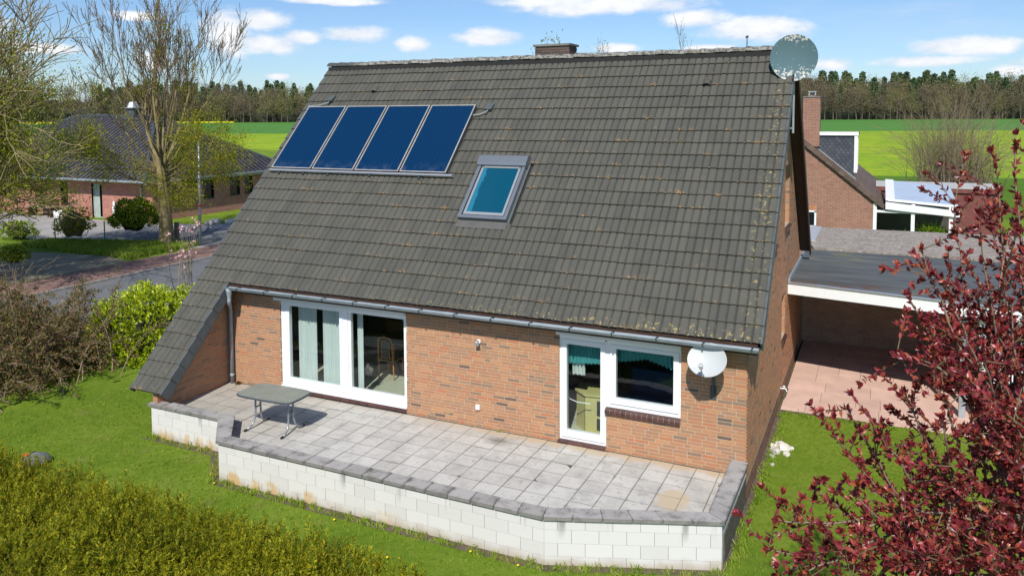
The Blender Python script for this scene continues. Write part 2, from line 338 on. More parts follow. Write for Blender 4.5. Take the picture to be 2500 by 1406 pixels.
M_darkleaf = mat_leafy('dark_green_leaf', [(0, (0.09, 0.15, 0.008)), (0.6, (0.22, 0.31, 0.012)), (1, (0.40, 0.46, 0.02))], 0.2, 0.5, 0.3)
M_cot = mat_leafy('small_bronze_leaf', [(0, (0.07, 0.08, 0.015)), (0.45, (0.16, 0.15, 0.03)), (0.75, (0.22, 0.13, 0.06)), (1, (0.26, 0.10, 0.07))], 0.2, 0.5, 0.3)
M_rusty = mat_leafy('rusty_leaf', [(0, (0.08, 0.05, 0.02)), (1, (0.17, 0.08, 0.03))], 0.2)
M_bark = simple('mossy_bark', (0.25, 0.20, 0.095), 0.9, var=0.35, scale=3, bmp=0.6)
M_twig = simple('brown_twig', (0.17, 0.125, 0.065), 0.9, var=0.3, scale=2)
M_twig_l = simple('pale_twig', (0.24, 0.19, 0.14), 0.8, var=0.3, scale=3)
M_dead = simple('grey_brown_twig', (0.26, 0.19, 0.135), 0.9, var=0.3, scale=3)
M_asph = simple('asphalt', (0.145, 0.15, 0.155), 0.9, var=0.12, scale=1.5, bmp=0.3)
M_pave_red = simple('worn_red_paver', (0.21, 0.125, 0.10), 0.9, var=0.3, scale=2.5, bmp=0.4, rv=0.15)
M_pave_grey = simple('grey_driveway', (0.33, 0.31, 0.29), 0.9, var=0.15, scale=1.0, bmp=0.2)
M_sand = simple('sandy_gravel', (0.27, 0.235, 0.165), 0.95, var=0.25, scale=1.2, bmp=0.6)
M_kerb = simple('kerbstone', (0.30, 0.29, 0.27), 0.9, var=0.2)
M_pink = simple('pink_concrete_slab', (0.62, 0.42, 0.34), 0.85, var=0.12, scale=2.0, bmp=0.2, rv=0.06)
M_felt = None
def mat_felt():
    m, N, b = new_mat('roofing_felt'); p = pos(N)
    n = N.noise(N.vmath('MULTIPLY', p, (0.5, 3.0, 1)), 1.2, 5); n2 = N.noise(p, 1.0, 5)
    c = N.mix(N.mapr(n, 0.35, 0.65), (0.065, 0.075, 0.075), (0.115, 0.12, 0.115))
    sx = N.n('ShaderNodeSeparateXYZ'); N.link(p, sx.inputs[0])
    moss = N.math('MULTIPLY', N.mapr(N.noise(N.vmath('ADD', p, (2, 2, 2)), 3.0, 5, 0.7), 0.47, 0.60), N.math('MULTIPLY', N.mapr(sx.outputs[1], 7.1, 6.35), N.mapr(sx.outputs[0], 7.4, 6.2)))
    c = N.mix(moss, c, (0.12, 0.05, 0.015))
    gm = N.math('MULTIPLY', N.mapr(n2, 0.45, 0.65), N.math('MULTIPLY', N.mapr(sx.outputs[1], 8.8, 10.2), N.mapr(sx.outputs[0], 7.2, 5.6)))
    c = N.mix(N.math('MULTIPLY', gm, 0.7), c, (0.20, 0.18, 0.06))
    seam = N.mapr(N.math('ABSOLUTE', N.math('SUBTRACT', N.math('FRACT', N.math('MULTIPLY', sx.outputs[1], 1.0)), 0.5)), 0.0, 0.02, 0.5, 0)
    c = N.mix(seam, c, (0.03, 0.035, 0.035))
    setc(N, b, c); b.inputs['Roughness'].default_value = 0.7; return m
M_felt = mat_felt()
def mat_gravelroof():
    m, N, b = new_mat('mossy_gravel_roof'); p = pos(N)
    n = N.noise(N.vmath('MULTIPLY', p, (1, 2.5, 1)), 3.0, 7, 0.75); n2 = N.noise(p, 9, 5, 0.8)
    c = N.mix(N.mapr(n, 0.35, 0.65), (0.24, 0.20, 0.165), (0.40, 0.355, 0.305))
    c = N.mix(N.mapr(n2, 0.50, 0.62), c, (0.13, 0.12, 0.10)); c = N.mix(N.mapr(n2, 0.40, 0.33), c, (0.62, 0.60, 0.56))
    setc(N, b, c); b.inputs['Roughness'].default_value = 0.95; bump(N, b, n2, 0.8, 0.02); return m
M_gravelroof = mat_gravelroof()
def mat_brickuv(name, c1, c2, mortar, w=0.25, h=0.0833, msize=0.010):
    m, N, b = new_mat(name); uv = N.n('ShaderNodeUVMap').outputs[0]
    br = N.n('ShaderNodeTexBrick'); br.inputs['Scale'].default_value = 1.0; br.inputs['Brick Width'].default_value = w; br.inputs['Row Height'].default_value = h
    br.inputs['Mortar Size'].default_value = msize; br.inputs['Bias'].default_value = -0.1; br.inputs['Mortar Smooth'].default_value = 0.2
    N.link(uv, br.inputs['Vector'])
    for i, c in (('Color1', c1), ('Color2', c2), ('Mortar', mortar)): br.inputs[i].default_value = (*c, 1)
    n = N.noise(pos(N), 1.2, 5, 0.7); n2 = N.noise(pos(N), 7, 4, 0.7)
    c = N.mix(N.mapr(n, 0.4, 0.7, 0, 0.35), br.outputs['Color'], tuple(x * 0.6 for x in c1))
    c = N.mix(N.mapr(n2, 0.5, 0.7, 0, 0.35), c, tuple(x * 0.55 for x in c2))
    setc(N, b, c); b.inputs['Roughness'].default_value = 0.9
    bump(N, b, N.math('SUBTRACT', 1.0, br.outputs['Fac']), 0.6, 0.01); return m
M_lhbrick = mat_brickuv('pink_red_far_brick', (0.50, 0.20, 0.15), (0.36, 0.12, 0.09), (0.42, 0.30, 0.25))
M_rhbrick = mat_brickuv('brown_red_far_brick', (0.36, 0.16, 0.105), (0.26, 0.115, 0.08), (0.33, 0.26, 0.20), 0.25, 0.075, 0.012)
M_cpbrick = mat_brickuv('carport_brick', (0.46, 0.28, 0.19), (0.34, 0.20, 0.14), (0.42, 0.34, 0.26), 0.25, 0.0625, 0.012)  # plain brick colour of the carport walls
def mat_fartile(name, c1, c2, u=0.30, v=0.34):
    m, N, b = new_mat(name); uv = N.n('ShaderNodeUVMap').outputs[0]; s = N.n('ShaderNodeSeparateXYZ'); N.link(uv, s.inputs[0])
    fu = N.math('ABSOLUTE', N.math('SUBTRACT', N.math('FRACT', N.math('DIVIDE', s.outputs[0], u)), 0.5))
    fv = N.math('FRACT', N.math('DIVIDE', s.outputs[1], v))
    hgt = N.math('ADD', N.math('MULTIPLY', N.mapr(fu, 0.05, 0.45), 0.7), N.math('MULTIPLY', N.math('SUBTRACT', 1.0, fv), 0.5))
    n = N.noise(pos(N), 1.5, 5)
    c = N.mix(N.mapr(n, 0.35, 0.7), c1, c2); c = N.mix(N.mapr(fu, 0.30, 0.10, 0, 0.9), c, tuple(x * 0.25 for x in c1)); c = N.mix(N.mapr(fu, 0.38, 0.48, 0, 0.6), c, tuple(x * 2.6 for x in c1))  # shade of the tile grooves and light on the crests put into the colour
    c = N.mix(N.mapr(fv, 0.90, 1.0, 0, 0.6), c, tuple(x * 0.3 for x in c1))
    setc(N, b, c); b.inputs['Roughness'].default_value = 0.7; b.inputs['Specular IOR Level'].default_value = 0.2; bump(N, b, hgt, 1.0, 0.05); return m
M_lhroof = mat_fartile('anthracite_pantile', (0.045, 0.042, 0.050), (0.080, 0.076, 0.088), .42, .42)
M_rhroof = simple('brown_tile', (0.125, 0.085, 0.065), 0.8, var=0.15, scale=2, bmp=0.2, rv=0.22)
M_slate = simple('blue_black_slate', (0.055, 0.062, 0.075), 0.45, var=0.15, scale=4, rv=0.25)
M_bluepoly = simple('blue_polycarbonate', (0.42, 0.50, 0.60), 0.25, var=0.06, scale=1.5)
M_redwood = simple('red_brown_fascia', (0.17, 0.055, 0.045), 0.7, var=0.2)
M_darkglass = simple('dark_window_glass', (0.012, 0.015, 0.018), 0.05, var=0.2, spec=0.8)
M_anth = simple('anthracite_frame', (0.02, 0.022, 0.026), 0.4)
M_palegreen = simple('pale_green_door', (0.36, 0.43, 0.40), 0.5)
M_room = simple('dimmed_room_plaster', (0.085, 0.075, 0.062), 0.9, var=0.2, scale=1.0)  # indoor dimness put into the colour; the plaster itself would be white
M_floor = simple('beige_floor_tile', (0.50, 0.47, 0.36), 0.45, var=0.08, scale=3)
M_oak = simple('honey_oak', (0.42, 0.19, 0.04), 0.5, var=0.2, scale=9)
M_tabletop = simple('muted_oak_top', (0.27, 0.19, 0.10), 0.4, var=0.15, scale=7)
M_cab = simple('maple_cabinet', (0.50, 0.42, 0.17), 0.5, var=0.06, scale=5)
def mat_cloth(name, c, t=0.35, a=0.0):
    m, N, b = new_mat(name); out = [n for n in N.nt.nodes if n.type == 'OUTPUT_MATERIAL'][0]
    p = pos(N); w = N.noise(N.vmath('MULTIPLY', p, (14, 14, 0.6)), 1.6, 4)
    cc = N.mix(N.mapr(w, 0.35, 0.65), tuple(x * 0.90 for x in c), c); setc(N, b, cc); b.inputs['Roughness'].default_value = 0.9
    tr = N.n('ShaderNodeBsdfTranslucent'); N.link(cc, tr.inputs[0]); ms = N.n('ShaderNodeMixShader'); ms.inputs[0].default_value = t
    N.link(b.outputs[0], ms.inputs[1]); N.link(tr.outputs[0], ms.inputs[2])
    if a:
        tp = N.n('ShaderNodeBsdfTransparent'); m2 = N.n('ShaderNodeMixShader'); m2.inputs[0].default_value = a
        N.link(ms.outputs[0], m2.inputs[1]); N.link(tp.outputs[0], m2.inputs[2]); ms = m2
    N.link(ms.outputs[0], out.inputs[0]); return m
M_sheer = mat_cloth('sheer_curtain', (0.90, 0.93, 0.90), 0.35, 0.06)
M_teal = mat_cloth('teal_curtain', (0.10, 0.42, 0.44), 0.4)
M_lace = mat_cloth('white_lace', (0.72, 0.74, 0.70), 0.3)
M_vertb = simple('vertical_blind_brown', (0.16, 0.10, 0.045), 0.8, var=0.2, scale=2)
M_navy = mat_cloth('navy_cover', (0.03, 0.07, 0.17), 0.1)
M_tabtop = simple('garden_table_top', (0.25, 0.265, 0.215), 0.45, var=0.12, scale=4, bmp=0.3)
M_tabrim = simple('grey_table_rim', (0.075, 0.085, 0.095), 0.5, var=0.1)
M_steel = simple('grey_tube', (0.33, 0.35, 0.37), 0.35, 0.5, var=0.05)
def mat_dish():
    m, N, b = new_mat('lichened_grey_dish'); p = pos(N)
    sx = N.n('ShaderNodeSeparateXYZ'); N.link(p, sx.inputs[0])
    rim = N.math('MAXIMUM', N.mapr(sx.outputs[2], 7.22, 6.80), N.mapr(sx.outputs[2], 7.45, 7.68))
    n = N.noise(p, 17, 5, 0.75)
    f = N.mapr(N.math('ADD', n, N.math('MULTIPLY', rim, 0.14)), 0.64, 0.665)
    c = N.mix(f, (0.085, 0.145, 0.165), (0.55, 0.53, 0.48)); setc(N, b, c); b.inputs['Specular IOR Level'].default_value = 0.15; b.inputs['Roughness'].default_value = 0.75; return m
M_dish = mat_dish()
M_dishw = simple('white_dish_enamel', (0.50, 0.52, 0.52), 0.45, var=0.03)
M_stone = simple('field_stone', (0.60, 0.56, 0.49), 0.9, var=0.25, scale=3, bmp=0.5, rv=0.25)
M_pole = simple('galvanised_pole', (0.36, 0.40, 0.43), 0.45, 0.4, var=0.3, scale=3)
M_logwood = simple('grey_timber', (0.26, 0.20, 0.14), 0.9, var=0.25, scale=6)
M_mower = simple('dark_mower_shell', (0.16, 0.17, 0.18), 0.4)
M_orange = simple('orange_panel', (0.65, 0.14, 0.03), 0.4)
M_yellow = simple('dandelion_yellow', (0.80, 0.60, 0.01), 0.7)
M_pinkfl = simple('pink_blossom', (0.75, 0.42, 0.45), 0.7, rv=0.15)
M_greenpl = simple('green_plastic', (0.01, 0.22, 0.06), 0.4)
M_redstripe = simple('red_sticker', (0.6, 0.05, 0.04), 0.5)
M_farbark = simple('far_bark', (0.155, 0.125, 0.095), 0.95, var=0.3, scale=0.3)
def mat_far(name, stops):
    m, N, b = new_mat(name)
    c = N.ramp(rnd(N), stops); setc(N, b, c); b.inputs['Roughness'].default_value = 0.95; b.inputs['Specular IOR Level'].default_value = 0.05; return m
M_farbare = mat_far('bare_crown', [(0, (0.095, 0.080, 0.055)), (0.6, (0.16, 0.13, 0.085)), (1, (0.22, 0.18, 0.11))])
M_farolive = mat_far('budding_crown', [(0, (0.14, 0.14, 0.055)), (0.6, (0.22, 0.21, 0.08)), (1, (0.28, 0.25, 0.10))])
M_farcon = mat_far('conifer_crown', [(0, (0.05, 0.085, 0.045)), (0.6, (0.085, 0.13, 0.06)), (1, (0.13, 0.18, 0.08))])

# ------------------------------------------------------------------ geometry helpers
class MB:
    def __init__(s): s.v = []; s.f = []; s.m = []; s.uv = []
    def face(s, pts, mi=0, uv=None):
        n = len(s.v); s.v += [tuple(p) for p in pts]; s.f.append(tuple(range(n, n + len(pts)))); s.m.append(mi)
        s.uv.append(uv if uv else [(0, 0)] * len(pts)); return s
    def idx(s, verts, faces, mi=0):
        n = len(s.v); s.v += [tuple(p) for p in verts]
        for f in faces: s.f.append(tuple(n + i for i in f)); s.m.append(mi); s.uv.append([(0, 0)] * len(f))
        return s
    def box(s, x0, x1, y0, y1, z0, z1, mi=0, mat=None):
        vs = [Vector(p) for p in ((x0, y0, z0), (x1, y0, z0), (x1, y1, z0), (x0, y1, z0), (x0, y0, z1), (x1, y0, z1), (x1, y1, z1), (x0, y1, z1))]
        if mat is not None: vs = [mat @ v for v in vs]
        return s.idx(vs, [(0, 3, 2, 1), (4, 5, 6, 7), (0, 1, 5, 4), (1, 2, 6, 5), (2, 3, 7, 6), (3, 0, 4, 7)], mi)
    def prism(s, poly, vec, mi=0):
        """poly: list of 3-D points (planar), extruded by vec"""
        n = len(poly); vec = Vector(vec); a = [Vector(p) for p in poly]; bb = [p + vec for p in a]
        return s.idx(a + bb, [tuple(range(n))[::-1], tuple(range(n, 2 * n))] + [(i, (i + 1) % n, n + (i + 1) % n, n + i) for i in range(n)], mi)
    def tube(s, pts, radii, sides=8, mi=0, caps=True):
        pts = [Vector(p) for p in pts]
        if not hasattr(radii, '__len__'): radii = [radii] * len(pts)
        vs = []; up = None
        for i, p in enumerate(pts):
            d = (pts[min(i + 1, len(pts) - 1)] - pts[max(i - 1, 0)]).normalized()
            if up is None: up = d.orthogonal().normalized()
            else:
                up = (up - d * up.dot(d)); up = up.normalized() if up.length > 1e-6 else d.orthogonal().normalized()
            sd_ = d.cross(up)
            for k in range(sides):
                a = 2 * math.pi * k / sides; vs.append(p + (up * math.cos(a) + sd_ * math.sin(a)) * radii[i])
        fs = []
        for i in range(len(pts) - 1):
            for k in range(sides):
                a = i * sides + k; b2 = i * sides + (k + 1) % sides; fs.append((a, b2, b2 + sides, a + sides))
        if caps: fs.append(tuple(range(sides))[::-1]); fs.append(tuple(range((len(pts) - 1) * sides, len(pts) * sides)))
        return s.idx(vs, fs, mi)
    def lathe(s, prof, c, axis=(0, 0, 1), seg=16, mi=0, sc=(1, 1)):
        ax = Vector(axis).normalized(); u = ax.orthogonal().normalized(); w = ax.cross(u); c = Vector(c); vs = []; n = len(prof)
        for k in range(seg):
            a = 2 * math.pi * k / seg
            for (r, h) in prof: vs.append(c + ax * h + (u * math.cos(a) * sc[0] + w * math.sin(a) * sc[1]) * r)
        fs = []
        for k in range(seg):
            for i in range(n - 1):
                a = k * n + i; b2 = ((k + 1) % seg) * n + i; fs.append((a, b2, b2 + 1, a + 1))
        return s.idx(vs, fs, mi)
    def mesh(s, name, mats, smooth=False):
        me = bpy.data.meshes.new(name); me.from_pydata(s.v, [], s.f)
        for m in (mats if isinstance(mats, (list, tuple)) else [mats]): me.materials.append(m)
        if any(s.m): me.polygons.foreach_set('material_index', s.m)
        uvl = me.uv_layers.new(name='UVMap'); uvl.data.foreach_set('uv', [c for f in s.uv for p in f for c in p[:2]])
        if smooth: me.polygons.foreach_set('use_smooth', [True] * len(me.polygons))
        me.update(); return me

def tag(o, label=None, cat=None, group=None, kind=None):
    if label: o['label'] = label
    if cat: o['category'] = cat
    if group: o['group'] = group
    if kind: o['kind'] = kind
    return o
def link(name, me, parent=None, loc=None, rot=None):
    o = bpy.data.objects.new(name, me); COL.objects.link(o)
    if loc is not None: o.location = loc
    if rot is not None: o.rotation_euler = rot
    if parent is not None: o.parent = parent
    return o
def obj(name, mb, mats, parent=None, loc=None, rot=None, smooth=False):
    return link(name, mb.mesh(name, mats, smooth), parent, loc, rot)
def thing(name, label, cat, loc=(0, 0, 0), group=None, rot=None):
    o = link(name, None, None, loc, rot); return tag(o, label, cat, group)
def W(p):
    return Matrix.Identity(4) if p is None else W(p.parent) @ p.matrix_parent_inverse @ p.matrix_basis
def pin(o): o.matrix_parent_inverse = W(o.parent).inverted(); return o
def wpart(name, mb, mats, parent, smooth=False):
    """a part whose mesh is given in world coordinates, under a parent that may be moved"""
    o = obj(name, mb, mats, parent, smooth=smooth)
    if parent is not None:
        pin(o)
    return o
def bounds_box(mb): pass

def np_mesh(name, V, F, mats, mi=None, smooth=False):
    """V (n,3), F (m,k) constant k"""
    me = bpy.data.meshes.new(name); V = np.asarray(V, np.float32); F = np.asarray(F, np.int32); k = F.shape[1]
    me.vertices.add(len(V)); me.vertices.foreach_set('co', V.ravel())
    me.loops.add(F.size); me.loops.foreach_set('vertex_index', F.ravel())
    me.polygons.add(len(F)); me.polygons.foreach_set('loop_start', np.arange(0, F.size, k, dtype=np.int32))
    try: me.polygons.foreach_set('loop_total', np.full(len(F), k, np.int32))
    except Exception: pass
    for m in (mats if isinstance(mats, (list, tuple)) else [mats]): me.materials.append(m)
    if mi is not None: me.polygons.foreach_set('material_index', np.asarray(mi, np.int32))
    me.update(calc_edges=True)
    if smooth: me.polygons.foreach_set('use_smooth', np.ones(len(F), bool))
    return me
def frames(D, roll=None):
    """rotation matrices whose local Y is D (n,3)"""
    D = D / np.linalg.norm(D, axis=1, keepdims=True); n = len(D)
    r = RNG.normal(size=(n, 3)) if roll is None else roll
    X = np.cross(D, r); X /= np.linalg.norm(X, axis=1, keepdims=True) + 1e-9
    Z = np.cross(X, D)
    return np.stack([X, D, Z], axis=2)
def leaf_tmpl(w=0.4, fold=0.12, curl=0.0):
    v = np.array([(0, 0, 0), (-w * .5, .45, fold), (0, .5, -curl * .3), (w * .5, .45, fold), (0, 1, -curl)], np.float32)
    f = np.array([(0, 2, 1), (0, 3, 2), (1, 2, 4), (2, 3, 4)], np.int32); return v, f
def leaf_oval(w=0.4, fold=0.08, curl=0.12):
    v = np.array([(0, 0, 0), (-w * .42, .28, fold), (0, .30, 0), (w * .42, .28, fold), (-w * .46, .62, fold - curl * .3), (0, .64, -curl * .3), (w * .46, .62, fold - curl * .3), (0, 1, -curl)], np.float32)
    f = np.array([(0, 2, 1), (0, 3, 2), (1, 2, 5), (1, 5, 4), (2, 3, 6), (2, 6, 5), (4, 5, 7), (5, 6, 7)], np.int32); return v, f
def spray(name, P, D, S, mat, tmpl, roll=None):
    tv, tf = tmpl; R = frames(D, roll); n = len(P)
    V = (np.einsum('nij,kj->nki', R, tv) * S[:, None, None] + P[:, None, :]).reshape(-1, 3)
    F = (tf[None] + (np.arange(n) * len(tv))[:, None, None]).reshape(-1, tf.shape[1])
    return np_mesh(name, V, F, mat)
def tubes_mesh(name, segs, mat, sides=4):
    """segs: list of (p0,p1,r0,r1) ; one mesh"""
    A = np.array([s[0] for s in segs], np.float32); B = np.array([s[1] for s in segs], np.float32)
    r0 = np.array([s[2] for s in segs], np.float32); r1 = np.array([s[3] for s in segs], np.float32)
    R = frames(B - A); n = len(A); V = np.zeros((n, 2 * sides, 3), np.float32)
    for k in range(sides):
        a = 2 * math.pi * k / sides; off = R[:, :, 0] * math.cos(a) + R[:, :, 2] * math.sin(a)
        V[:, k] = A + off * r0[:, None]; V[:, sides + k] = B + off * r1[:, None]
    F = np.array([(k, (k + 1) % sides, sides + (k + 1) % sides, sides + k) for k in range(sides)], np.int32)
    F = (F[None] + (np.arange(n) * 2 * sides)[:, None, None]).reshape(-1, 4)
    return np_mesh(name, V.reshape(-1, 3), F, mat, smooth=True)

def scatter(name, P, R, S, src_mesh, parent=None):
    """instances of src_mesh on points (for what nobody could count)"""
    src = bpy.data.objects.new(name + '_piece', src_mesh)
    me = bpy.data.meshes.new(name); me.vertices.add(len(P)); me.vertices.foreach_set('co', np.asarray(P, np.float32).ravel())
    a = me.attributes.new('rot', 'FLOAT_VECTOR', 'POINT'); a.data.foreach_set('vector', np.asarray(R, np.float32).ravel())
    b = me.attributes.new('scl', 'FLOAT', 'POINT'); b.data.foreach_set('value', np.asarray(S, np.float32).ravel())
    for m in src_mesh.materials: me.materials.append(m)
    o = link(name, me, parent)
    ng = bpy.data.node_groups.new(name, 'GeometryNodeTree')
    ng.interface.new_socket('Geometry', in_out='INPUT', socket_type='NodeSocketGeometry'); ng.interface.new_socket('Geometry', in_out='OUTPUT', socket_type='NodeSocketGeometry')
    gi = ng.nodes.new('NodeGroupInput'); go = ng.nodes.new('NodeGroupOutput'); ip = ng.nodes.new('GeometryNodeInstanceOnPoints')
    oi = ng.nodes.new('GeometryNodeObjectInfo'); oi.inputs['Object'].default_value = src
    n1 = ng.nodes.new('GeometryNodeInputNamedAttribute'); n1.data_type = 'FLOAT_VECTOR'; n1.inputs['Name'].default_value = 'rot'
    n2 = ng.nodes.new('GeometryNodeInputNamedAttribute'); n2.data_type = 'FLOAT'; n2.inputs['Name'].default_value = 'scl'
    L = ng.links.new; L(gi.outputs[0], ip.inputs['Points']); L(oi.outputs['Geometry'], ip.inputs['Instance']); L(n1.outputs[0], ip.inputs['Rotation']); L(n2.outputs[0], ip.inputs['Scale'])
    L(ip.outputs[0], go.inputs[0])
    md = o.modifiers.new('scatter', 'NODES'); md.node_group = ng
    return o

def px_ray(x, y): return (RM @ Vector(((x - 1250) / FPX, 1, -(y - 406.75) / FPX)))
def at_px(x, y, dist): return CAM + px_ray(x, y) * dist
def cam_depth(p): return (Vector(p) - CAM).dot(RM.col[1])

# ------------------------------------------------------------------ ground, fields, roads (the setting)
G0 = -0.50
FW = Vector((-math.sin(YAW), math.cos(YAW), 0)); RT = Vector((math.cos(YAW), math.sin(YAW), 0)); C0 = Vector((CAM.x, CAM.y, 0))
def uv2w(u, d):
    t = min(max((d - 300) / 250, 0), 1); z = G0 + 2.2 * t * t * (3 - 2 * t)
    p = C0 + RT * u + FW * d; return Vector((p.x, p.y, z))
def near_d(u): return min(max(110 - 0.9 * u, 70), 170)
def strip(name, lo, hi, mat, nu=24, nd=24, ul=2600, label=None):
    mb = MB(); us = [ul * (abs(t) ** 1.8) * (1 if t > 0 else -1) for t in np.linspace(-1, 1, nu * 2 + 1)]
    rows = []
    for j in range(nd + 1):
        rows.append([uv2w(u, (lo(u) * (1 - j / nd) + hi(u) * j / nd)) for u in us])
    vs = [p for r in rows for p in r]; W = len(us)
    fs = [(j * W + i, j * W + i + 1, (j + 1) * W + i + 1, (j + 1) * W + i) for j in range(nd) for i in range(W - 1)]
    mb.idx(vs, fs); o = obj(name, mb, mat); o['kind'] = 'structure'; return o
K = lambda c: (lambda u: c)
strip('lawn', K(-1200), near_d, M_lawn, nd=6)
strip('crop_field', near_d, K(292), M_fieldy, nd=6)
strip('green_field', K(292), K(540), M_fieldg, nd=20)
strip('woodland_floor', K(540), K(7000), M_meadow, nd=8, ul=7000)
def sheet(name, pts, z, mat, cell=None):
    mb = MB(); mb.face([(x, y, z) for x, y in pts]); o = obj(name, mb, mat); o['kind'] = 'structure'; return o
# meadow between the gardens and the crop on the right, a strip of rapeseed by the wood on the left
mb = MB(); mb.face([uv2w(8, 56), uv2w(60, 38), uv2w(90, 60), uv2w(60, 75), uv2w(10, 92)]); mb.v = [(x, y, z + 0.01) for x, y, z in mb.v]
o = obj('meadow', mb, M_meadow); o['kind'] = 'structure'
mb = MB(); mb.prism([uv2w(-330, 526), uv2w(-260, 530), uv2w(-190, 536), uv2w(-190, 537), uv2w(-330, 537)], (0, 0, 0.9))
o = obj('rapeseed_strip', mb, M_rape); tag(o, kind='stuff')

sheet('road', [(-21.2, -60), (-15.9, -60), (-15.9, 3), (-15.6, 8), (-15.2, 15), (-15.0, 60), (-21.3, 60), (-21.3, 8)], G0 + 0.004, M_asph)
sheet('footpath', [(-24.3, -60), (-21.35, -60), (-21.45, 60), (-24.0, 60)], G0 + 0.006, M_pave_red)
sheet('parking_bay', [(-33.5, -1), (-24.3, -1), (-24.2, 11.4), (-26.5, 11.9), (-30, 11.3), (-36, 9.8)], G0 + 0.005, M_sand)
sheet('driveway', [(-24.05, 15.3), (-23.9, 23.0), (-27.5, 23.6), (-31.0, 21.6), (-34.2, 20.6), (-52, 20.8), (-56, 13.8), (-40, 13.2), (-33, 13.9), (-29, 14.9)], G0 + 0.007, M_pave_grey)
sheet('side_street', [(-24.05, 15.9), (-24.0, 21.8), (-29.5, 20.8), (-33.6, 19.6), (-33.0, 16.2)], G0 + 0.011, M_asph)
mb = MB(); mb.box(-21.42, -21.30, -40, 40, G0 - 0.05, G0 + 0.09); mb.box(-15.9, -15.78, -40, 2.5, G0 - 0.05, G0 + 0.09)
o = obj('kerb', mb, M_kerb); o['kind'] = 'structure'

# ------------------------------------------------------------------ the house
HX0, HX1 = -6.95, 4.78            # outer faces of the gable walls
RX0, RX1 = -7.29, 5.03            # roof edges
RP = rad(45.79); EY, EZ = -0.307, 2.351; GA = 0.3349; NR = 21
RIDGE = Vector((0, EY + GA * NR * math.cos(RP), EZ + GA * NR * math.sin(RP)))   # y 4.60, z 7.39
RYD, RZD = RIDGE.y, RIDGE.z
BY = 2 * RYD - EY                  # back eave y 9.5
SL = Vector((0, math.cos(RP), math.sin(RP))); NRM = Vector((0, -math.sin(RP), math.cos(RP)))
def rp(x, s, h=0.0): return Vector((x, EY, EZ)) + SL * s + NRM * h
BWY = 9.25                         # back wall
house = thing('house', 'brick house with a steep grey-brown tiled roof, solar collectors and terrace', 'house', (0, 4, G0))
XE = -6.37                        # inner edge of the long roof tail

# --- walls -----------------------------------------------------------------
def wall_cells(u0, u1, v0, v1, holes):
    us = sorted({u0, u1, *[min(max(h[i], u0), u1) for h in holes for i in (0, 1)]}); vs = sorted({v0, v1, *[min(max(h[i], v0), v1) for h in holes for i in (2, 3)]})
    out = []
    for a, b in zip(us, us[1:]):
        for c, d in zip(vs, vs[1:]):
            m, n = (a + b) / 2, (c + d) / 2
            if any(h[0] < m < h[1] and h[2] < n < h[3] for h in holes): continue
            out.append((a, b, c, d))
    return out
def brick_rects(u0, u1, v0, v1, holes, course=0.0625, top=None, seed=1, bl=0.237, bh=0.0495, hdr=0.16, rev=False):
    rng = random.Random(seed); out = []; n0 = int(round((v1 - v0) / course)) + 1
    for r in range(n0):
        z0 = v0 + r * course; z1 = z0 + bh
        if z1 > v1 + 1e-6: break
        lo, hi = u0, u1
        if top is not None:
            lim = top(z1)
            if lim is None: break
            lo, hi = max(lo, lim[0]), min(hi, lim[1])
        first = [bl, .1115, .174, bl][rng.randrange(4)]; u = u0
        while u < u1:
            L = first or (bl if rng.random() > hdr else 0.1115); first = None
            a, b = max(u, lo), min(u + L, hi)
            if rev: a, b = max(u0 + u1 - u - L, lo), min(u0 + u1 - u, hi)
            u += L + 0.0135
            segs = [(a, b)]
            for h in holes:
                if z1 > h[2] + 0.004 and z0 < h[3] - 0.004:
                    ns = []
                    for (p, q) in segs:
                        if q <= h[0] or p >= h[1]: ns.append((p, q)); continue
                        if p < h[0]: ns.append((p, h[0]))
                        if q > h[1]: ns.append((h[1], q))
                    segs = ns
            for (p, q) in segs:
                if q - p > 0.02: out.append((p, q, z0, z1))
    return out
BRICK_ME = MB().box(-0.5, 0.5, -0.5, 0.5, -0.5, 0.5).mesh('brick', M_brick)
def bricks_on(parent, rects, plane, face, n_single, name='brick', mat=M_brick, proud=0.003, depth=0.02, me=None, jit=0.001):
    """plane 'y' or 'x' at coordinate face; outward sign; nearest n_single as objects, the rest joined"""
    ax, co, sg = plane, face[0], face[1]
    def centre(r):
        u, z = (r[0] + r[1]) / 2, (r[2] + r[3]) / 2
        return Vector((u, co, z)) if ax == 'y' else Vector((co, u, z))
    rects = sorted(rects, key=lambda r: (centre(r) - CAM).length)
    rng = random.Random(5)
    inv = W(parent).inverted()
    for r in rects[:n_single]:
        c = centre(r); off = sg * (proud + rng.uniform(-jit, jit) - depth / 2)
        o = link(name, me or BRICK_ME, parent); o.matrix_parent_inverse = inv
        if ax == 'y': o.location = (c.x, co + off, c.z); o.scale = (r[1] - r[0], depth, r[3] - r[2])
        else: o.location = (co + off, c.y, c.z); o.scale = (depth, r[1] - r[0], r[3] - r[2])
    mb = MB()
    for r in rects[n_single:]:
        q = rng.uniform(-jit, jit); a = co + sg * (proud + q); b = co + sg * (proud - depth); lo, hi = min(a, b), max(a, b)
        if ax == 'y': mb.box(r[0], r[1], lo, hi, r[2], r[3])
        else: mb.box(lo, hi, r[0], r[1], r[2], r[3])
    if mb.f:
        o = wpart('brickwork', mb, mat, parent); o['kind'] = 'stuff'
WT = 0.24
F_HOLES = [(-5.21, -1.935, 0.05, 2.14), (1.40, 2.315, 0.03, 2.14), (2.315, 3.665, 0.72, 2.14)]
XW = -6.68
fw = MB()
for (a, b, c, d) in wall_cells(XW, HX1 - WT, G0 - 0.3, 2.42, F_HOLES):
    fw.box(a, b, 0, WT, c, d)
front_wall = wpart('front_wall', fw, M_mortar, house)
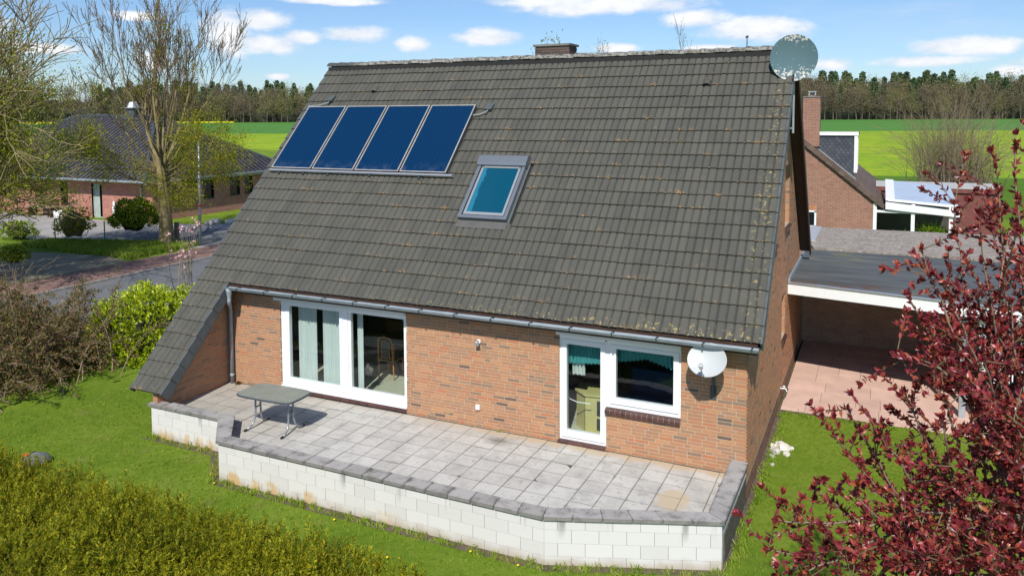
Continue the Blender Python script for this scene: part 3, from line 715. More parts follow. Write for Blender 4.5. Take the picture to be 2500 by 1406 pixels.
rects = brick_rects(XW + .002, HX1 + 0.002, 0.006, 2.38, F_HOLES, seed=3, rev=True)
bricks_on(front_wall, rects, 'y', (0.0, -1), 300)

# gable wall on the right with its two windows
G_HOLES = [(5.35, 6.35, 3.50, 4.90), (5.05, 5.75, 0.98, 1.95), (3.15, 3.75, 3.40, 3.75)]
def gable_z(y): return RZD - 0.14 - abs(y - RYD) * math.tan(RP)
gw = MB(); ys = sorted({0.0, BWY, RYD, *[h[i] for h in G_HOLES for i in (0, 1)]})
for a, b in zip(ys, ys[1:]):
    if a >= BWY: break
    hs = sorted([(h[2], h[3]) for h in G_HOLES if h[0] < (a + b) / 2 < h[1]]); z = G0 - 0.3
    for (c, d) in hs: gw.box(HX1 - WT, HX1, a, b, z, c); z = d
    za, zb = gable_z(a), gable_z(b)
    gw.prism([(HX1, a, z), (HX1, b, z), (HX1, b, zb), (HX1, a, za)], (-WT, 0, 0))
gable_wall = wpart('gable_wall', gw, M_mortar, house)
tt = math.tan(RP)
rects = brick_rects(0.0, BWY, -0.10, RZD - 0.2, G_HOLES, seed=8, top=lambda z: (None if z > RZD - 0.25 else (max(0.0, RYD - (RZD - 0.16 - z) / tt), min(BWY, RYD + (RZD - 0.16 - z) / tt))))
bricks_on(gable_wall, rects, 'x', (HX1, 1), 0)
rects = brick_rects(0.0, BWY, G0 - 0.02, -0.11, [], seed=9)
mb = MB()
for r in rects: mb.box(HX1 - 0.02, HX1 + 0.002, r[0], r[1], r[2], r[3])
o = wpart('plinth_brickwork', mb, M_plinth_brick, gable_wall); o['kind'] = 'stuff'
def gable_window(h, nm='gable_window'):
    w = MB(); a, b, c, d = h; x = HX1 - 0.13
    for (p, q, r, s) in ((a, b, c, c + .06), (a, b, d - .06, d), (a, a + .06, c + .06, d - .06), (b - .06, b, c + .06, d - .06)): w.box(x - 0.05, x, p, q, r, s)
    fr = wpart(nm, w, M_white, house)
    g = MB(); g.box(x - 0.03, x - 0.02, a + .06, b - .06, c + .06, d - .06); wpart('pane', g, M_darkglass, fr)
    s = MB(); n = max(3, int((b - a) / 0.085)); stp = (b - a) / n
    for i in range(n): s.prism([(HX1 + 0.06, a + i * stp + .005, c - .09), (HX1 + .06, a + (i + 1) * stp - .005, c - .09), (HX1 + .06, a + (i + 1) * stp - .005, c - .04), (HX1 + .06, a + i * stp + .005, c - .04)], (-0.1, 0, 0.035))
    wpart('sill', s, M_sill, fr)
for h in G_HOLES:
    gable_window(h); m = MB(); z = h[2]
    while z + .05 < h[3]: m.box(HX1 - .128, HX1 + .001, h[1] - .003, h[1] + .02, z + .006, z + .054); z += .0625
    o = wpart('jamb_brickwork', m, M_brick, gable_wall); o['kind'] = 'stuff'
# other walls (left gable, back) closing the body
mb = MB(); mb.prism([(HX0, 0.0, G0 - 0.3), (HX0, BWY, G0 - 0.3), (HX0, BWY, gable_z(BWY)), (HX0, RYD, gable_z(RYD)), (HX0, 0.0, gable_z(0.0))], (WT, 0, 0))
mb.box(HX0 + WT, HX1 - WT, BWY - WT, BWY, G0 - 0.3, 2.4)
wpart('rear_wall', mb, M_mortar, house)
# triangular wing wall under the long roof tail
def tail_z(y): return EZ + (y - EY) * tt - 0.11
XW = -6.68
mb = MB(); mb.prism([(XW, 0.0, G0 - 0.2), (XW, -2.05, G0 - 0.2), (XW, -2.05, tail_z(-2.05)), (XW, 0.0, tail_z(0.0))], (-0.13, 0, 0))
wing = wpart('wing_wall', mb, M_mortar, house)
rects = [r for r in brick_rects(-2.05, 0.0, 0.006, 2.38, [], seed=12, top=lambda z: ((max(-2.05, (z + 0.11 - EZ) / tt + EY + 0.03), 0.0) if z < 2.33 else None)) if r[1] - r[0] > 0.03]
bricks_on(wing, rects, 'x', (XW, 1), 120)
rects = brick_rects(XW - 0.13, XW, G0 + .02, 0.36, [], seed=13)
mb = MB()
for r in rects: mb.box(r[0], r[1], -2.05 - 0.006, -2.04, r[2], r[3])
o = wpart('brickwork', mb, M_brick, wing); o['kind'] = 'stuff'

# --- roof ------------------------------------------------------------------
roof = link('roof', None, house); roof.matrix_parent_inverse = house.matrix_basis.inverted()
dk = MB()
dk.prism([rp(RX0 + .04, -0.02, -0.02), rp(RX1 - .06, -0.02, -0.02), rp(RX1 - .06, GA * NR, -0.02), rp(RX0 + .04, GA * NR, -0.02)], -NRM * 0.10)
dk.prism([rp(RX0 + .04, -8 * GA + .04, -0.02), rp(XE - .05, -8 * GA + .04, -0.02), rp(XE - .05, -0.03, -0.02), rp(RX0 + .04, -0.03, -0.02)], -NRM * 0.10)
wpart('roof_deck', dk, M_underlay, roof)
def tile_mesh(w, u_phase=0.0):
    """interlocking concrete tile: two flat rolls, two narrow pans; local x across, y up the slope, z out"""
    prof = [(0.0, 0.0), (0.008, 0.012), (0.022, 0.022), (0.105, 0.024), (0.122, 0.014), (0.132, 0.0), (0.142, 0.0), (0.156, 0.014), (0.172, 0.024), (0.262, 0.023), (0.280, 0.012), (0.2985, 0.002)]
    prof = [(x * w / 0.2993, z) for x, z in prof]
    L = 0.40; t = 0.016; mb = MB(); n = len(prof)
    lift0, lift1 = 0.034, 0.0
    top0 = [(x, 0, z + lift0) for x, z in prof]; top1 = [(x, L, z + lift1) for x, z in prof]; bot0 = [(x, 0.002, z + lift0 - t - 0.006) for x, z in prof]
    for i in range(n - 1):
        u0, u1 = prof[i][0] / w, prof[i + 1][0] / w
        mb.face([top0[i], top0[i + 1], top1[i + 1], top1[i]], 0, [(u0, 0), (u1, 0), (u1, 1), (u0, 1)])
        mb.face([bot0[i], bot0[i + 1], top0[i + 1], top0[i]], 0, [(u0, 0), (u1, 0), (u1, 0), (u0, 0)])
    e = prof[-1]; mb.face([(e[0], 0, e[1] + lift0), (e[0], 0, -0.005), (e[0], L, -0.005), (e[0], L, e[1])], 0, [(1, 0), (1, 0), (1, 1), (1, 1)])
    mb.face([(0, 0, lift0), (0, 0, -0.005), (0, L, -0.005), (0, L, 0)], 0, [(0, 0), (0, 0), (0, 1), (0, 1)])
    # weld so that every tile is a single piece
    key = {}; nv = []; nf = []
    for f in mb.f:
        q = []
        for i in f:
            k = tuple(round(c, 5) for c in mb.v[i])
            if k not in key: key[k] = len(nv); nv.append(k)
            q.append(key[k])
        nf.append(tuple(q))
    mb.v, mb.f = nv, nf
    return mb
NCOL = 41; TW = (RX1 - RX0) / NCOL
TMB = tile_mesh(TW); TILE_ME = TMB.mesh('roof_tile', M_tile)
SKY_X0, SKY_X1, SKY_S0, SKY_S1 = -1.36, -0.16, 2.08, 3.78
tiles = []
for r in range(-8, NR):
    for c in range(NCOL):
        x = RX0 + c * TW; s = r * GA
        if r < 0 and x + TW > XE + 0.05: continue
        if x + TW * .5 > SKY_X0 + .02 and x + TW * .5 < SKY_X1 - .02 and s + GA * .5 > SKY_S0 and s + GA * .5 < SKY_S1: continue
        tiles.append((x, s, r, c))
TR = Matrix(((1, 0, 0), (0, SL.y, NRM.y), (0, SL.z, NRM.z))).to_4x4()
def under_coll(x, s): return -7.0 < x < -2.2 and 3.4 < s < 5.3
tiles.sort(key=lambda t: (rp(t[0] + .15, t[1] + .17) - CAM).length + (100 if under_coll(t[0], t[1]) else 0))
rng = random.Random(2); invr = (house.matrix_basis @ roof.matrix_parent_inverse).inverted()
def tile_jit(): return (rng.uniform(-.002, .002), rng.uniform(-.005, .005), rng.uniform(-.0015, .0035), rng.uniform(-.006, .006))
rest_v, rest_f, rest_uv = [], [], []
tv = [Vector(v) for v in TMB.v]
for i, (x, s, r, c) in enumerate(tiles):
    jx, js, jh, ja = tile_jit(); M4 = Matrix.Translation(rp(x + jx, s + js, jh)) @ TR @ Matrix.Rotation(ja, 4, 'Z')
    if i < 300:
        o = link('roof_tile', TILE_ME, roof); o.matrix_parent_inverse = Matrix.Identity(4); o.matrix_basis = M4
    else:
        n = len(rest_v); rest_v += [M4 @ v for v in tv]; rest_f += [tuple(n + k for k in f) for f in TMB.f]; rest_uv += TMB.uv
mb = MB(); mb.v = [tuple(v) for v in rest_v]; mb.f = rest_f; mb.m = [0] * len(rest_f); mb.uv = rest_uv
o = obj('roof_tiles', mb, M_tile, roof); o['kind'] = 'stuff'
# verge tiles' downturned edge along both gables and the tail
def verge(x0, x1, lo, hi, r0, r1):
    me = MB().prism([(x0, -.01, lo), (x1, -.01, lo), (x1, -.01, hi), (x0, -.01, hi)], (0, GA + .02, -.03)).mesh('verge_tile', M_verge)
    for r in range(r0, r1):
        o = link('verge_tile', me, roof); o.matrix_parent_inverse = Matrix.Identity(4); o.matrix_basis = Matrix.Translation(rp(0, r * GA, rng.uniform(-.002, .003))) @ TR
verge(RX1 - .015, RX1 + .02, -.10, .062, 0, NR); verge(RX0 - .03, RX0 + .01, -.10, .05, -8, NR); verge(XE - .045, XE, -.17, .062, -8, 0)
mb = MB()
mb.box(RX1 - 0.10, RX1 + 0.026, -0.02, GA * NR - 0.05, -0.135, -0.10, mat=Matrix.Translation(rp(0, 0)) @ TR)
wpart('verge_flashing', mb, M_zincdark, roof); mb = MB()
mb.box(XE - 0.05, XE + 0.004, -8 * GA, -0.05, -0.20, -0.17, mat=Matrix.Translation(rp(0, 0)) @ TR)
wpart('verge_flashing', mb, M_zincdark, roof)
# rear slope
SLb = Vector((0, -SL.y, SL.z)); NRb = Vector((0, -NRM.y, NRM.z)); rear0 = Vector((0, BY, EZ))
def rq(x, s, h=0): return rear0 + Vector((x, 0, 0)) + SLb * s + NRb * h
mb = MB(); mb.prism([rq(RX0, -0.0, 0.03), rq(RX1 + .0, 0, 0.03), rq(RX1 + .0, GA * NR, 0.03), rq(RX0, GA * NR, 0.03)], -NRb * 0.06)
wpart('rear_slope', mb, M_verge, roof)
mb = MB()
for k in range(4):
    mb.prism([rq(HX1 + .01 + k * 0.066, 0, -0.035), rq(HX1 + .07 + k * 0.066, 0, -0.035), rq(HX1 + .07 + k * 0.066, GA * NR - .05, -0.035), rq(HX1 + .01 + k * 0.066, GA * NR - .05, -0.035)], -NRb * 0.02)
mb.prism([rq(RX1 + .0, -.02, 0.05), rq(RX1 + .035, -.02, 0.05), rq(RX1 + .035, GA * NR, 0.05), rq(RX1 + .0, GA * NR, 0.05)], -NRb * 0.22)
wpart('soffit_boards', mb, M_wood_dark, roof)
mb = MB(); mb.prism([rp(HX1 + .004, .03, -0.125), rp(RX1 - .1, .03, -0.125), rp(RX1 - .1, GA * NR - .1, -0.125), rp(HX1 + .004, GA * NR - .1, -0.125)], -NRM * 0.02)
wpart('front_soffit', mb, M_wood_dark, roof)
# ridge tiles
RME = MB(); seg = 8; L = 0.40
pr_ = []
for i in range(seg + 1):
    a = math.pi * (0.08 + 0.84 * i / seg); pr_.append((math.cos(a), math.sin(a)))
vs = []
for (xx, r0) in ((0, 0.150), (0.04, 0.158), (L, 0.132)):
    vs += [(xx, -c * r0 * 1.05, s * r0 * 0.9) for c, s in pr_]
n = seg + 1; fs = [(j * n + i, j * n + i + 1, (j + 1) * n + i + 1, (j + 1) * n + i) for j in range(2) for i in range(seg)]; fs.append(tuple(range(n))[::-1])
RME.idx(vs, fs); RIDGE_ME = RME.mesh('ridge_tile', M_ridge, True)
nrg = int((RX1 - RX0) / 0.335)
for k in range(nrg + 1):
    o = link('ridge_tile', RIDGE_ME, roof); o.matrix_parent_inverse = Matrix.Identity(4); o.location = (RX0 - .02 + k * (RX1 - RX0 - .36) / nrg, RYD + rng.uniform(-.006, .006), RZD + 0.015 + rng.uniform(-.006, .008)); o.rotation_euler = (0, rng.uniform(-.02, .02), rng.uniform(-.02, .02))
mb = MB(); mb.box(RX0 + .02, RX1 - .03, RYD - 0.13, RYD + 0.13, RZD - 0.12, RZD + 0.03); wpart('ridge_bedding', mb, M_underlay, roof)
# vent tiles
for (x, s) in ((-5.32, 6.0), (3.28, 6.0)):
    m = MB(); T = Matrix.Translation(rp(x, s, 0.045)) @ TR
    vs = []; fs = []
    for j, (yy, r) in enumerate(((0, .075), (0.1, .07), (0.26, 0.01))):
        for i in range(9): a = math.pi * i / 8; vs.append(T @ Vector((math.cos(a) * .085, yy, math.sin(a) * r)))
    fs = [(j * 9 + i, j * 9 + i + 1, (j + 1) * 9 + i + 1, (j + 1) * 9 + i) for j in range(2) for i in range(8)]
    m.idx(vs, fs); v = wpart('vent_tile', m, M_tile, roof)
    m = MB(); m.prism([T @ Vector((math.cos(math.pi * i / 8) * .07, 0.012, math.sin(math.pi * i / 8) * .06)) for i in range(9)], SL * 0.002); wpart('opening', m, M_black, v)
# cable entry tiles beside the collectors
for (x, s, dx) in ((-6.62, 5.62, -0.5), (-1.78, 5.26, -0.25)):
    m = MB(); T = Matrix.Translation(rp(x, s, 0.05)) @ TR
    m.prism([T @ Vector(p) for p in ((0, 0, 0), (0.16, 0, 0), (0.16, 0.0, .09), (0, 0.0, .09))], T.to_3x3() @ Vector((0.0, 0.24, -0.05)))
    v = wpart('pipe_entry_tile', m, M_verge, roof)
    m = MB(); m.tube([rp(x + .08, s + .02, .09), rp(x + .05, s - .06, .11), rp(x + dx * .4, s - 0.14, .10), rp(x + dx, s - 0.18, .12)], 0.018, 6); wpart('collector_pipe', m, M_greyalu_l, v)
# chimney with brick courses
chim = link('chimney', None, house); chim.matrix_parent_inverse = house.matrix_basis.inverted()
cx0, cx1, cy0, cy1, cz0, cz1 = -1.12, -0.22, 4.75, 5.3, 6.6, 7.76
m = MB(); m.box(cx0 + .006, cx1 - .006, cy0 + .006, cy1 - .006, cz0, cz1); wpart('core', m, M_chim_mortar, chim)
m = MB()
for (a, b, c, d) in brick_rects(cx0, cx1, cz0 + .01, cz1, [], seed=21): m.box(a, b, cy0 - .004, cy0 + .02, c, d)
for (a, b, c, d) in brick_rects(cy0 + .03, cy1, cz0 + .01, cz1, [], seed=22): m.box(cx1 - .02, cx1 + .004, a, b, c, d)
o = wpart('brickwork', m, M_chim, chim); o['kind'] = 'stuff'
m = MB(); m.box(cx0 - .04, cx1 + .04, cy0 - .04, cy1 + .04, cz1, cz1 + .05); wpart('cap_slab', m, M_coping, chim)
# antenna stub on the ridge
m = MB(); m.tube([(3.98, 4.75, 7.3), (3.98, 4.75, 7.80)], .012, 6); m.tube([(3.95, 4.75, 7.76), (4.01, 4.75, 7.78)], .022, 6)
wpart('mast', m, M_zincdark, house)

m = MB(); m.box(XE + .01, RX1 - .06, -.305, -.285, 2.17, 2.355); m.box(XE + .01, RX1 - .25, -.285, 0.0, 2.20, 2.215); wpart('eave_light_block', m, M_wood_dark, house)  # dark board added behind the gutter to stop sun leaking onto the wall
# --- gutter and downpipe ------------------------------------------------------
def half_gutter(x0, x1, y, z, r):
    m = MB(); n = 9; vs = []
    for x in (x0, x1):
        for rr in (r, r - 0.006):
            for i in range(n): a = math.pi + math.pi * i / (n - 1); vs.append((x, y + math.cos(a) * rr, z + math.sin(a) * rr))
    fs = []
    for i in range(n - 1):
        fs.append((i, i + 1, 2 * n + i + 1, 2 * n + i)); fs.append((n + i, 3 * n + i, 3 * n + i + 1, n + i + 1))
    m.idx(vs, fs); m.tube([(x0, y - r, z), (x1, y - r, z)], 0.012, 6)
    for x in (x0, x1 - .004): m.prism([(x, y + math.cos(math.pi + math.pi * i / 8) * r, z + math.sin(math.pi + math.pi * i / 8) * r) for i in range(9)], (0.004, 0, 0))
    return m
gut = wpart('gutter', half_gutter(XE - .02, RX1 - 0.03, -0.395, 2.30, 0.07), M_zinc, house, True)
BRK = MB().box(-.012, .012, -.075, .09, 0.0, 0.012).box(-.014, .014, -.086, -.070, -.05, 0.012).mesh('gutter_bracket', M_zincdark)
for k in range(15):
    o = link('bracket', BRK, gut, (XE + .35 + k * 0.78, -0.395, 2.302)); pin(o)
m = MB(); m.lathe([(0.0, .10), (0.075, 0.10), (0.07, 0.02), (0.045, -.10), (0.045, -.14)], (-6.30, -0.395, 2.18), seg=12)
m.tube([(-6.30, -0.395, 2.06), (-6.32, -0.38, 1.96), (-6.46, -.22, 1.80), (-6.57, -.10, 1.66), (-6.58, -.09, 1.5), (-6.58, -.09, 0.0)], 0.044, 12)
for z in (1.62, 0.16): m.tube([(-6.58, -.09, z), (-6.58, -.09, z + .07)], 0.051, 12)
wpart('downpipe', m, M_zinc, house, True)

# --- patio door, terrace door and window ------------------------------------
def frame_part(name, boxes, mat, parent): 
    m = MB()
    for b in boxes: m.box(*b)
    return wpart(name, m, mat, parent)
# sliding patio door
pd = frame_part('patio_door', [(-5.21, -5.10, 0.03, 0.13, .13, 2.03), (-3.60, -3.42, .035, .13, .13, 2.03), (-1.99, -1.935, .03, .13, .13, 2.03), (-5.10, -3.60, .03, .13, .13, .20), (-3.42, -1.99, .03, .13, .13, .20), (-5.10, -1.99, .03, .13, 1.97, 2.03)], M_white, house)
frame_part('sash', [(-5.085, -4.975, .012, .10, .21, 1.97), (-3.62, -3.535, .012, .10, .21, 1.97), (-4.975, -3.62, .012, .10, .205, .32), (-4.975, -3.62, .012, .10, 1.93, 1.97)], M_white, pd)
frame_part('sash', [(-3.415, -3.345, .045, .12, .21, 1.97), (-2.02, -1.965, .045, .12, .21, 1.97), (-3.345, -2.02, .045, .12, .205, .32), (-3.345, -2.02, .045, .12, 1.93, 1.97)], M_white, pd)
frame_part('pane', [(-4.975, -3.62, .055, .063, .32, 1.93)], M_glass, pd)
frame_part('pane', [(-3.345, -2.02, .085, .093, .32, 1.93)], M_glass, pd)
frame_part('shutter_box', [(-5.36, -1.94, -0.055, 0.06, 2.03, 2.16)], M_white, house)
frame_part('pvc_sill', [(-5.21, -1.935, -0.03, .03, .10, .135)], M_white, pd)
# terrace door
td = frame_part('terrace_door', [(1.40, 1.47, .03, .13, .06, 2.0), (2.26, 2.315, .03, .13, .06, 2.0), (1.47, 2.26, .03, .13, .06, .11), (1.47, 2.26, .03, .13, 1.94, 2.0)], M_white, house)
frame_part('sash', [(1.455, 1.545, .008, .10, .12, 1.95), (2.20, 2.285, .008, .10, .12, 1.95), (1.545, 2.20, .008, .10, .12, .245), (1.545, 2.20, .008, .10, 1.87, 1.95)], M_white, td)
frame_part('pane', [(1.545, 2.20, .05, .058, .245, 1.87)], M_glass, td)
frame_part('door_handle', [(2.225, 2.255, -.012, .008, 1.05, 1.13)], M_white, td)
frame_part('shutter_box', [(1.355, 3.67, -0.055, .06, 2.04, 2.165)], M_white, house)
frame_part('window_head', [(1.42, 2.29, -0.012, .03, 1.985, 2.035), (2.33, 3.66, -0.012, .03, 1.985, 2.035)], M_white, house)
tw = frame_part('terrace_window', [(2.317, 2.40, .03, .13, .80, 2.0), (3.60, 3.665, .03, .13, .80, 2.0), (2.40, 3.60, .03, .13, .80, .87), (2.40, 3.60, .03, .13, 1.94, 2.0)], M_white, house)
frame_part('sash', [(2.385, 2.49, .008, .10, .88, 1.95), (3.53, 3.625, .008, .10, .88, 1.95), (2.49, 3.53, .008, .10, .88, .985), (2.49, 3.53, .008, .10, 1.89, 1.95)], M_white, tw)
frame_part('pane', [(2.49, 3.53, .05, .058, .985, 1.89)], M_glass, tw)
# sill bricks
SBM = MB().prism([(-.5, -.5, -.5), (.5, -.5, -.5), (.5, .5, -.5), (.5, .5, .5), (.5, -.5, .1), (-.5, -.5, .1)], (0, 0, 0)) if False else None
def sill_brick_mesh():
    m = MB(); m.prism([(-.5, -.5, -.5), (-.5, .5, -.5), (-.5, .5, .5), (-.5, -.42, .25), (-.5, -.5, .12)], (1, 0, 0)); return m.mesh('sill_brick', M_sill)
SBME = sill_brick_mesh(); invh = house.matrix_basis.inverted()
def sill_row(parent, x0, x1, z0, z1, y0, y1, n):
    st = (x1 - x0) / n
    back = MB(); back.box(x0 + .003, x1 - .003, y0 + .02, y1, z0 + .004, z1 - .022); sb = wpart('sill', back, M_mortar, parent)
    for i in range(n):
        o = link('sill_brick', SBME, sb); pin(o); o.location = (x0 + (i + .5) * st, (y0 + y1) / 2, (z0 + z1) / 2); o.scale = (st - .010, y1 - y0, z1 - z0)
sill_row(tw, 2.30, 3.67, .70, .80, -.07, .03, 14)
sill_row(td, 1.38, 2.32, .002, .06, -.06, .03, 4)
sill_row(pd, -5.21, -1.93, .035, .10, -.06, .03, 14)
# room interiors
m = MB()
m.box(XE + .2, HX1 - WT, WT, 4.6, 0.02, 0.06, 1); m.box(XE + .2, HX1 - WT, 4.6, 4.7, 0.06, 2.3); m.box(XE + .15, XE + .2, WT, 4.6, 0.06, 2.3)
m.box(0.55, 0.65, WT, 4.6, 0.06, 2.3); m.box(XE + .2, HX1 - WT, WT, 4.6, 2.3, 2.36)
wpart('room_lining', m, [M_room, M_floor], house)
def curtain(name, x0, x1, y, z0, z1, mat, amp=.02, wl=.09, n=None, bottom=None):
    m = MB(); n = n or int((x1 - x0) / wl * 8); vs = []
    for i in range(n + 1):
        x = x0 + (x1 - x0) * i / n; yy = y + amp * math.sin(2 * math.pi * (x - x0) / wl) + amp * .4 * math.sin(2 * math.pi * (x - x0) / wl * 2.3 + 1)
        zb = z0 if bottom is None else bottom(x)
        for t in (0, 0.25, .5, .75, 1): vs.append((x, yy * 1.0 + (1 - t) * .006 * math.sin(9 * x), z1 + (zb - z1) * (1 - t)))
    fs = [(i * 5 + k, (i + 1) * 5 + k, (i + 1) * 5 + k + 1, i * 5 + k + 1) for i in range(n) for k in range(4)]
    m.idx(vs, fs); return wpart(name, m, mat, house, True)
curtain('curtain', -4.93, -4.40, 0.26, .16, 1.96, M_sheer); curtain('curtain', -4.24, -3.66, 0.24, .16, 1.96, M_sheer); curtain('curtain', -3.33, -3.17, 0.25, .16, 1.96, M_sheer)
curtain('valance', 1.50, 2.21, 0.22, 1.5, 1.9, M_teal, .012, .07, bottom=lambda x: 1.42 + .10 * (x - 1.5) + .03 * abs(math.sin(x * 45)))
curtain('lace_curtain', 1.55, 1.80, 0.30, 1.25, 1.5, M_lace, .01, .08, bottom=lambda x: 1.20 + .03 * abs(math.sin(x * 38)))
curtain('valance', 2.47, 3.56, 0.22, 1.5, 1.92, M_teal, .012, .075, bottom=lambda x: 1.56 - .03 * (x - 2.47) + .03 * abs(math.sin(x * 42)) + .14 * (1 - abs(x - 3.0) / .6))
m = MB()
for k in range(14): m.box(0.9 + k * .25, 1.12 + k * .25, 3.2, 3.215, .1, 2.2)
wpart('vertical_blind', m, M_vertb, house)

# ------------------------------------------------------------------ furniture seen through the glass
def dining_chair(loc, rz, label):
    t = thing('dining_chair', label, 'chair', loc, 'dining chairs at the oval table', (0, 0, rz))
    m = MB(); m.box(-.22, .22, -.21, .21, .42, .46); obj('seat', m, M_tabletop, t)
    for sx in (-1, 1):
        for sy in (-1, 1):
            m = MB(); m.tube([(sx * .20, sy * .19, 0), (sx * .20, sy * .19, .43)], [.016, .02], 8); obj('leg', m, M_oak, t)
    m = MB(); m.tube([(-.20, -.20, .43), (-.19, -.22, .85), (-.15, -.235, .96), (0, -.24, 1.01), (.15, -.235, .96), (.19, -.22, .85), (.20, -.20, .43)], .022, 8)
    m.tube([(-.20, -.205, .50), (.20, -.205, .50)], .016, 6); m.tube([(-.11, -.205, .5), (-.10, -.225, .85), (0, -.235, .93), (.10, -.225, .85), (.11, -.205, .5)], .012, 6); obj('back_frame', m, M_oak, t, smooth=True)
    m = MB(); m.prism([(-.10, -.212, .52), (.10, -.212, .52), (.09, -.225, .85), (0, -.232, .92), (-.09, -.225, .85)], (0, .006, 0)); obj('back_panel', m, M_room, t)
dining_chair((-3.40, 1.60, .06), 0, 'oak dining chair with arched back standing in the sunlit patio doorway')
dining_chair((-2.45, 2.9, .06), rad(150), 'oak dining chair at the far side of the dining table')
t = thing('dining_table', 'oak dining table behind the patio door', 'table', (-3.2, 2.25, .06))
m = MB(); m.prism([(.95 * math.copysign(abs(math.cos(a)) ** .7, math.cos(a)), .50 * math.copysign(abs(math.sin(a)) ** .7, math.sin(a)), .72) for a in [2 * math.pi * k / 28 for k in range(28)]], (0, 0, .035)); obj('tabletop', m, M_tabletop, t)
for sx in (-.55, .55):
    m = MB(); m.box(sx - .05, sx + .05, -.05, .05, .04, .72); m.box(sx - .05, sx + .05, -.32, .32, 0, .05); obj('leg', m, M_oak, t)
t = thing('glass_goblet', 'tall floor-standing glass goblet beside the curtain inside the patio door', 'vase', (-3.33, .62, .06))
m = MB(); m.lathe([(.0, .0), (.11, 0), (.10, .012), (.015, .03), (.012, .28), (.06, .33), (.11, .42), (.12, .56), (.115, .57), (.105, .43), (.05, .345), (0, .33)], (0, 0, 0), seg=18); obj('bowl', m, mat_glass('goblet_glass', (.86, .9, .92)), t, smooth=True)
m = MB(); m.lathe([(0, .36), (.07, .40), (.08, .50), (.03, .60), (0, .62)], (0, 0, 0), seg=8); obj('filling', m, M_pinkfl, t)
t = thing('cabinet', 'low maple office cabinet standing behind the terrace door', 'cabinet', (1.78, .78, .06))
m = MB(); m.prism([(-.30, -.06, .0), (-.05, -.27, .0), (.42, -.22, .0), (.42, .30, .0), (-.30, .30, .0)], (0, 0, .70)); obj('body', m, M_cab, t)
m = MB(); m.prism([(-.33, -.08, .70), (-.06, -.31, .70), (.44, -.25, .70), (.44, .33, .70), (-.33, .33, .70)], (0, 0, .03)); obj('top', m, M_cab, t)
m = MB(); m.tube([(-.055, -.277, .03), (-.055, -.277, .69)], .004, 4); obj('door_gap', m, M_black, t)
m = MB(); m.box(.18, .40, -.262, -.255, .06, .28); m.box(.18, .40, -.262, -.255, .34, .62); obj('shelf_opening', m, M_black, t)
t = thing('towel_rail', 'curved white rail in front of the maple cabinet inside the terrace door', 'rail', (1.6, .34, .70))
m = MB(); m.tube([(-.16, .0, .08), (-.10, -.04, .03), (.06, -.06, .0), (.30, -.03, -.01)], .008, 6); obj('rail', m, M_white, t)
t = thing('covered_sofa', 'sofa under a navy blue cover behind the terrace window', 'sofa', (3.1, 1.6, .06))
m = MB(); m.box(-.8, .8, -.4, .4, 0, .5); m.box(-.8, .8, .1, .4, .5, .95); obj('cover', m, M_navy, t)
t = thing('houseplant', 'small green houseplant on the sideboard deep inside the dining room', 'plant', (-4.3, 3.6, .9))
n = 60; P = RNG.normal(size=(n, 3)) * .03; D = RNG.normal(size=(n, 3)) + (0, 0, .8)
link('leaves', spray('leaves', P, D, np.full(n, .22), M_green_l, leaf_tmpl(.2)), t)
m = MB(); m.lathe([(0, -.12), (.07, -.12), (.09, 0), (0, 0)], (0, 0, 0), seg=10); obj('pot', m, M_white, t)
t = thing('sideboard', 'low dark sideboard along the back wall of the dining room', 'sideboard', (-4.0, 3.7, .06))
m = MB(); m.box(-.8, .9, -.2, .25, 0, .72); obj('body', m, M_vertb, t)
t = thing('plate_stack', 'stack of pale dishes on the dark sideboard', 'dishes', (-3.6, 3.65, .78))
m = MB()
for k in range(8): m.lathe([(0, k * .025), (.14, k * .025), (.15, k * .025 + .012), (0, k * .025 + .012)], (0, 0, 0), seg=14)
obj('plates', m, M_white, t)

# ------------------------------------------------------------------ solar collectors
rail = thing('collector_rail', 'aluminium mounting rail under the row of solar collectors', 'rail', rp(-4.5, 3.2, .1))
m = MB(); m.box(-7.1, -1.88, 3.19, 3.24, .09, .14, mat=Matrix.Translation(rp(0, 0)) @ TR); wpart('rail_bar', m, M_greyalu_l, rail)
for x in (-6.8, -6.05, -5.3, -4.1, -2.75):
    m = MB(); m.box(x, x + .03, 3.13, 3.30, .03, .10, mat=Matrix.Translation(rp(0, 0)) @ TR); wpart('hook', m, M_zincdark, rail)
labs = ['solar collector nearest the left roof edge', 'second solar collector from the left roof edge', 'third solar collector from the left, second from the skylight side', 'solar collector nearest the skylight']
CP = 1.262
coll_body = MB(); W_, L_, H_ = 1.215, 2.13, .09
coll_body.box(0, W_, 0, L_, 0, H_ - .014)
cf = MB(); t_ = .028
for b in ((0, W_, 0, t_), (0, W_, L_ - t_, L_), (0, t_, t_, L_ - t_), (W_ - t_, W_, t_, L_ - t_)): cf.box(b[0], b[1], b[2], b[3], H_ - .012, H_ + .006)
cg = MB(); cg.face([(t_, t_, H_ - .006), (W_ - t_, t_, H_ - .006), (W_ - t_, L_ - t_, H_ - .006), (t_, L_ - t_, H_ - .006)], 0, [(0, 0), (1, 0), (1, 1), (0, 1)])
me_b, me_f, me_g = coll_body.mesh('collector_body', M_zincdark), cf.mesh('collector_frame', simple('collector_frame', (.55, .52, .47), .4, .5, var=.15, scale=9)), cg.mesh('absorber', M_coll)
for k in range(4):
    t = link('solar_collector', None); t.matrix_basis = Matrix.Translation(rp(-7.06 + k * CP, 3.27, .055)) @ TR
    tag(t, labs[k], 'solar collector', 'solar collectors on the roof')
    link('body', me_b, t); link('frame', me_f, t); link('absorber', me_g, t)

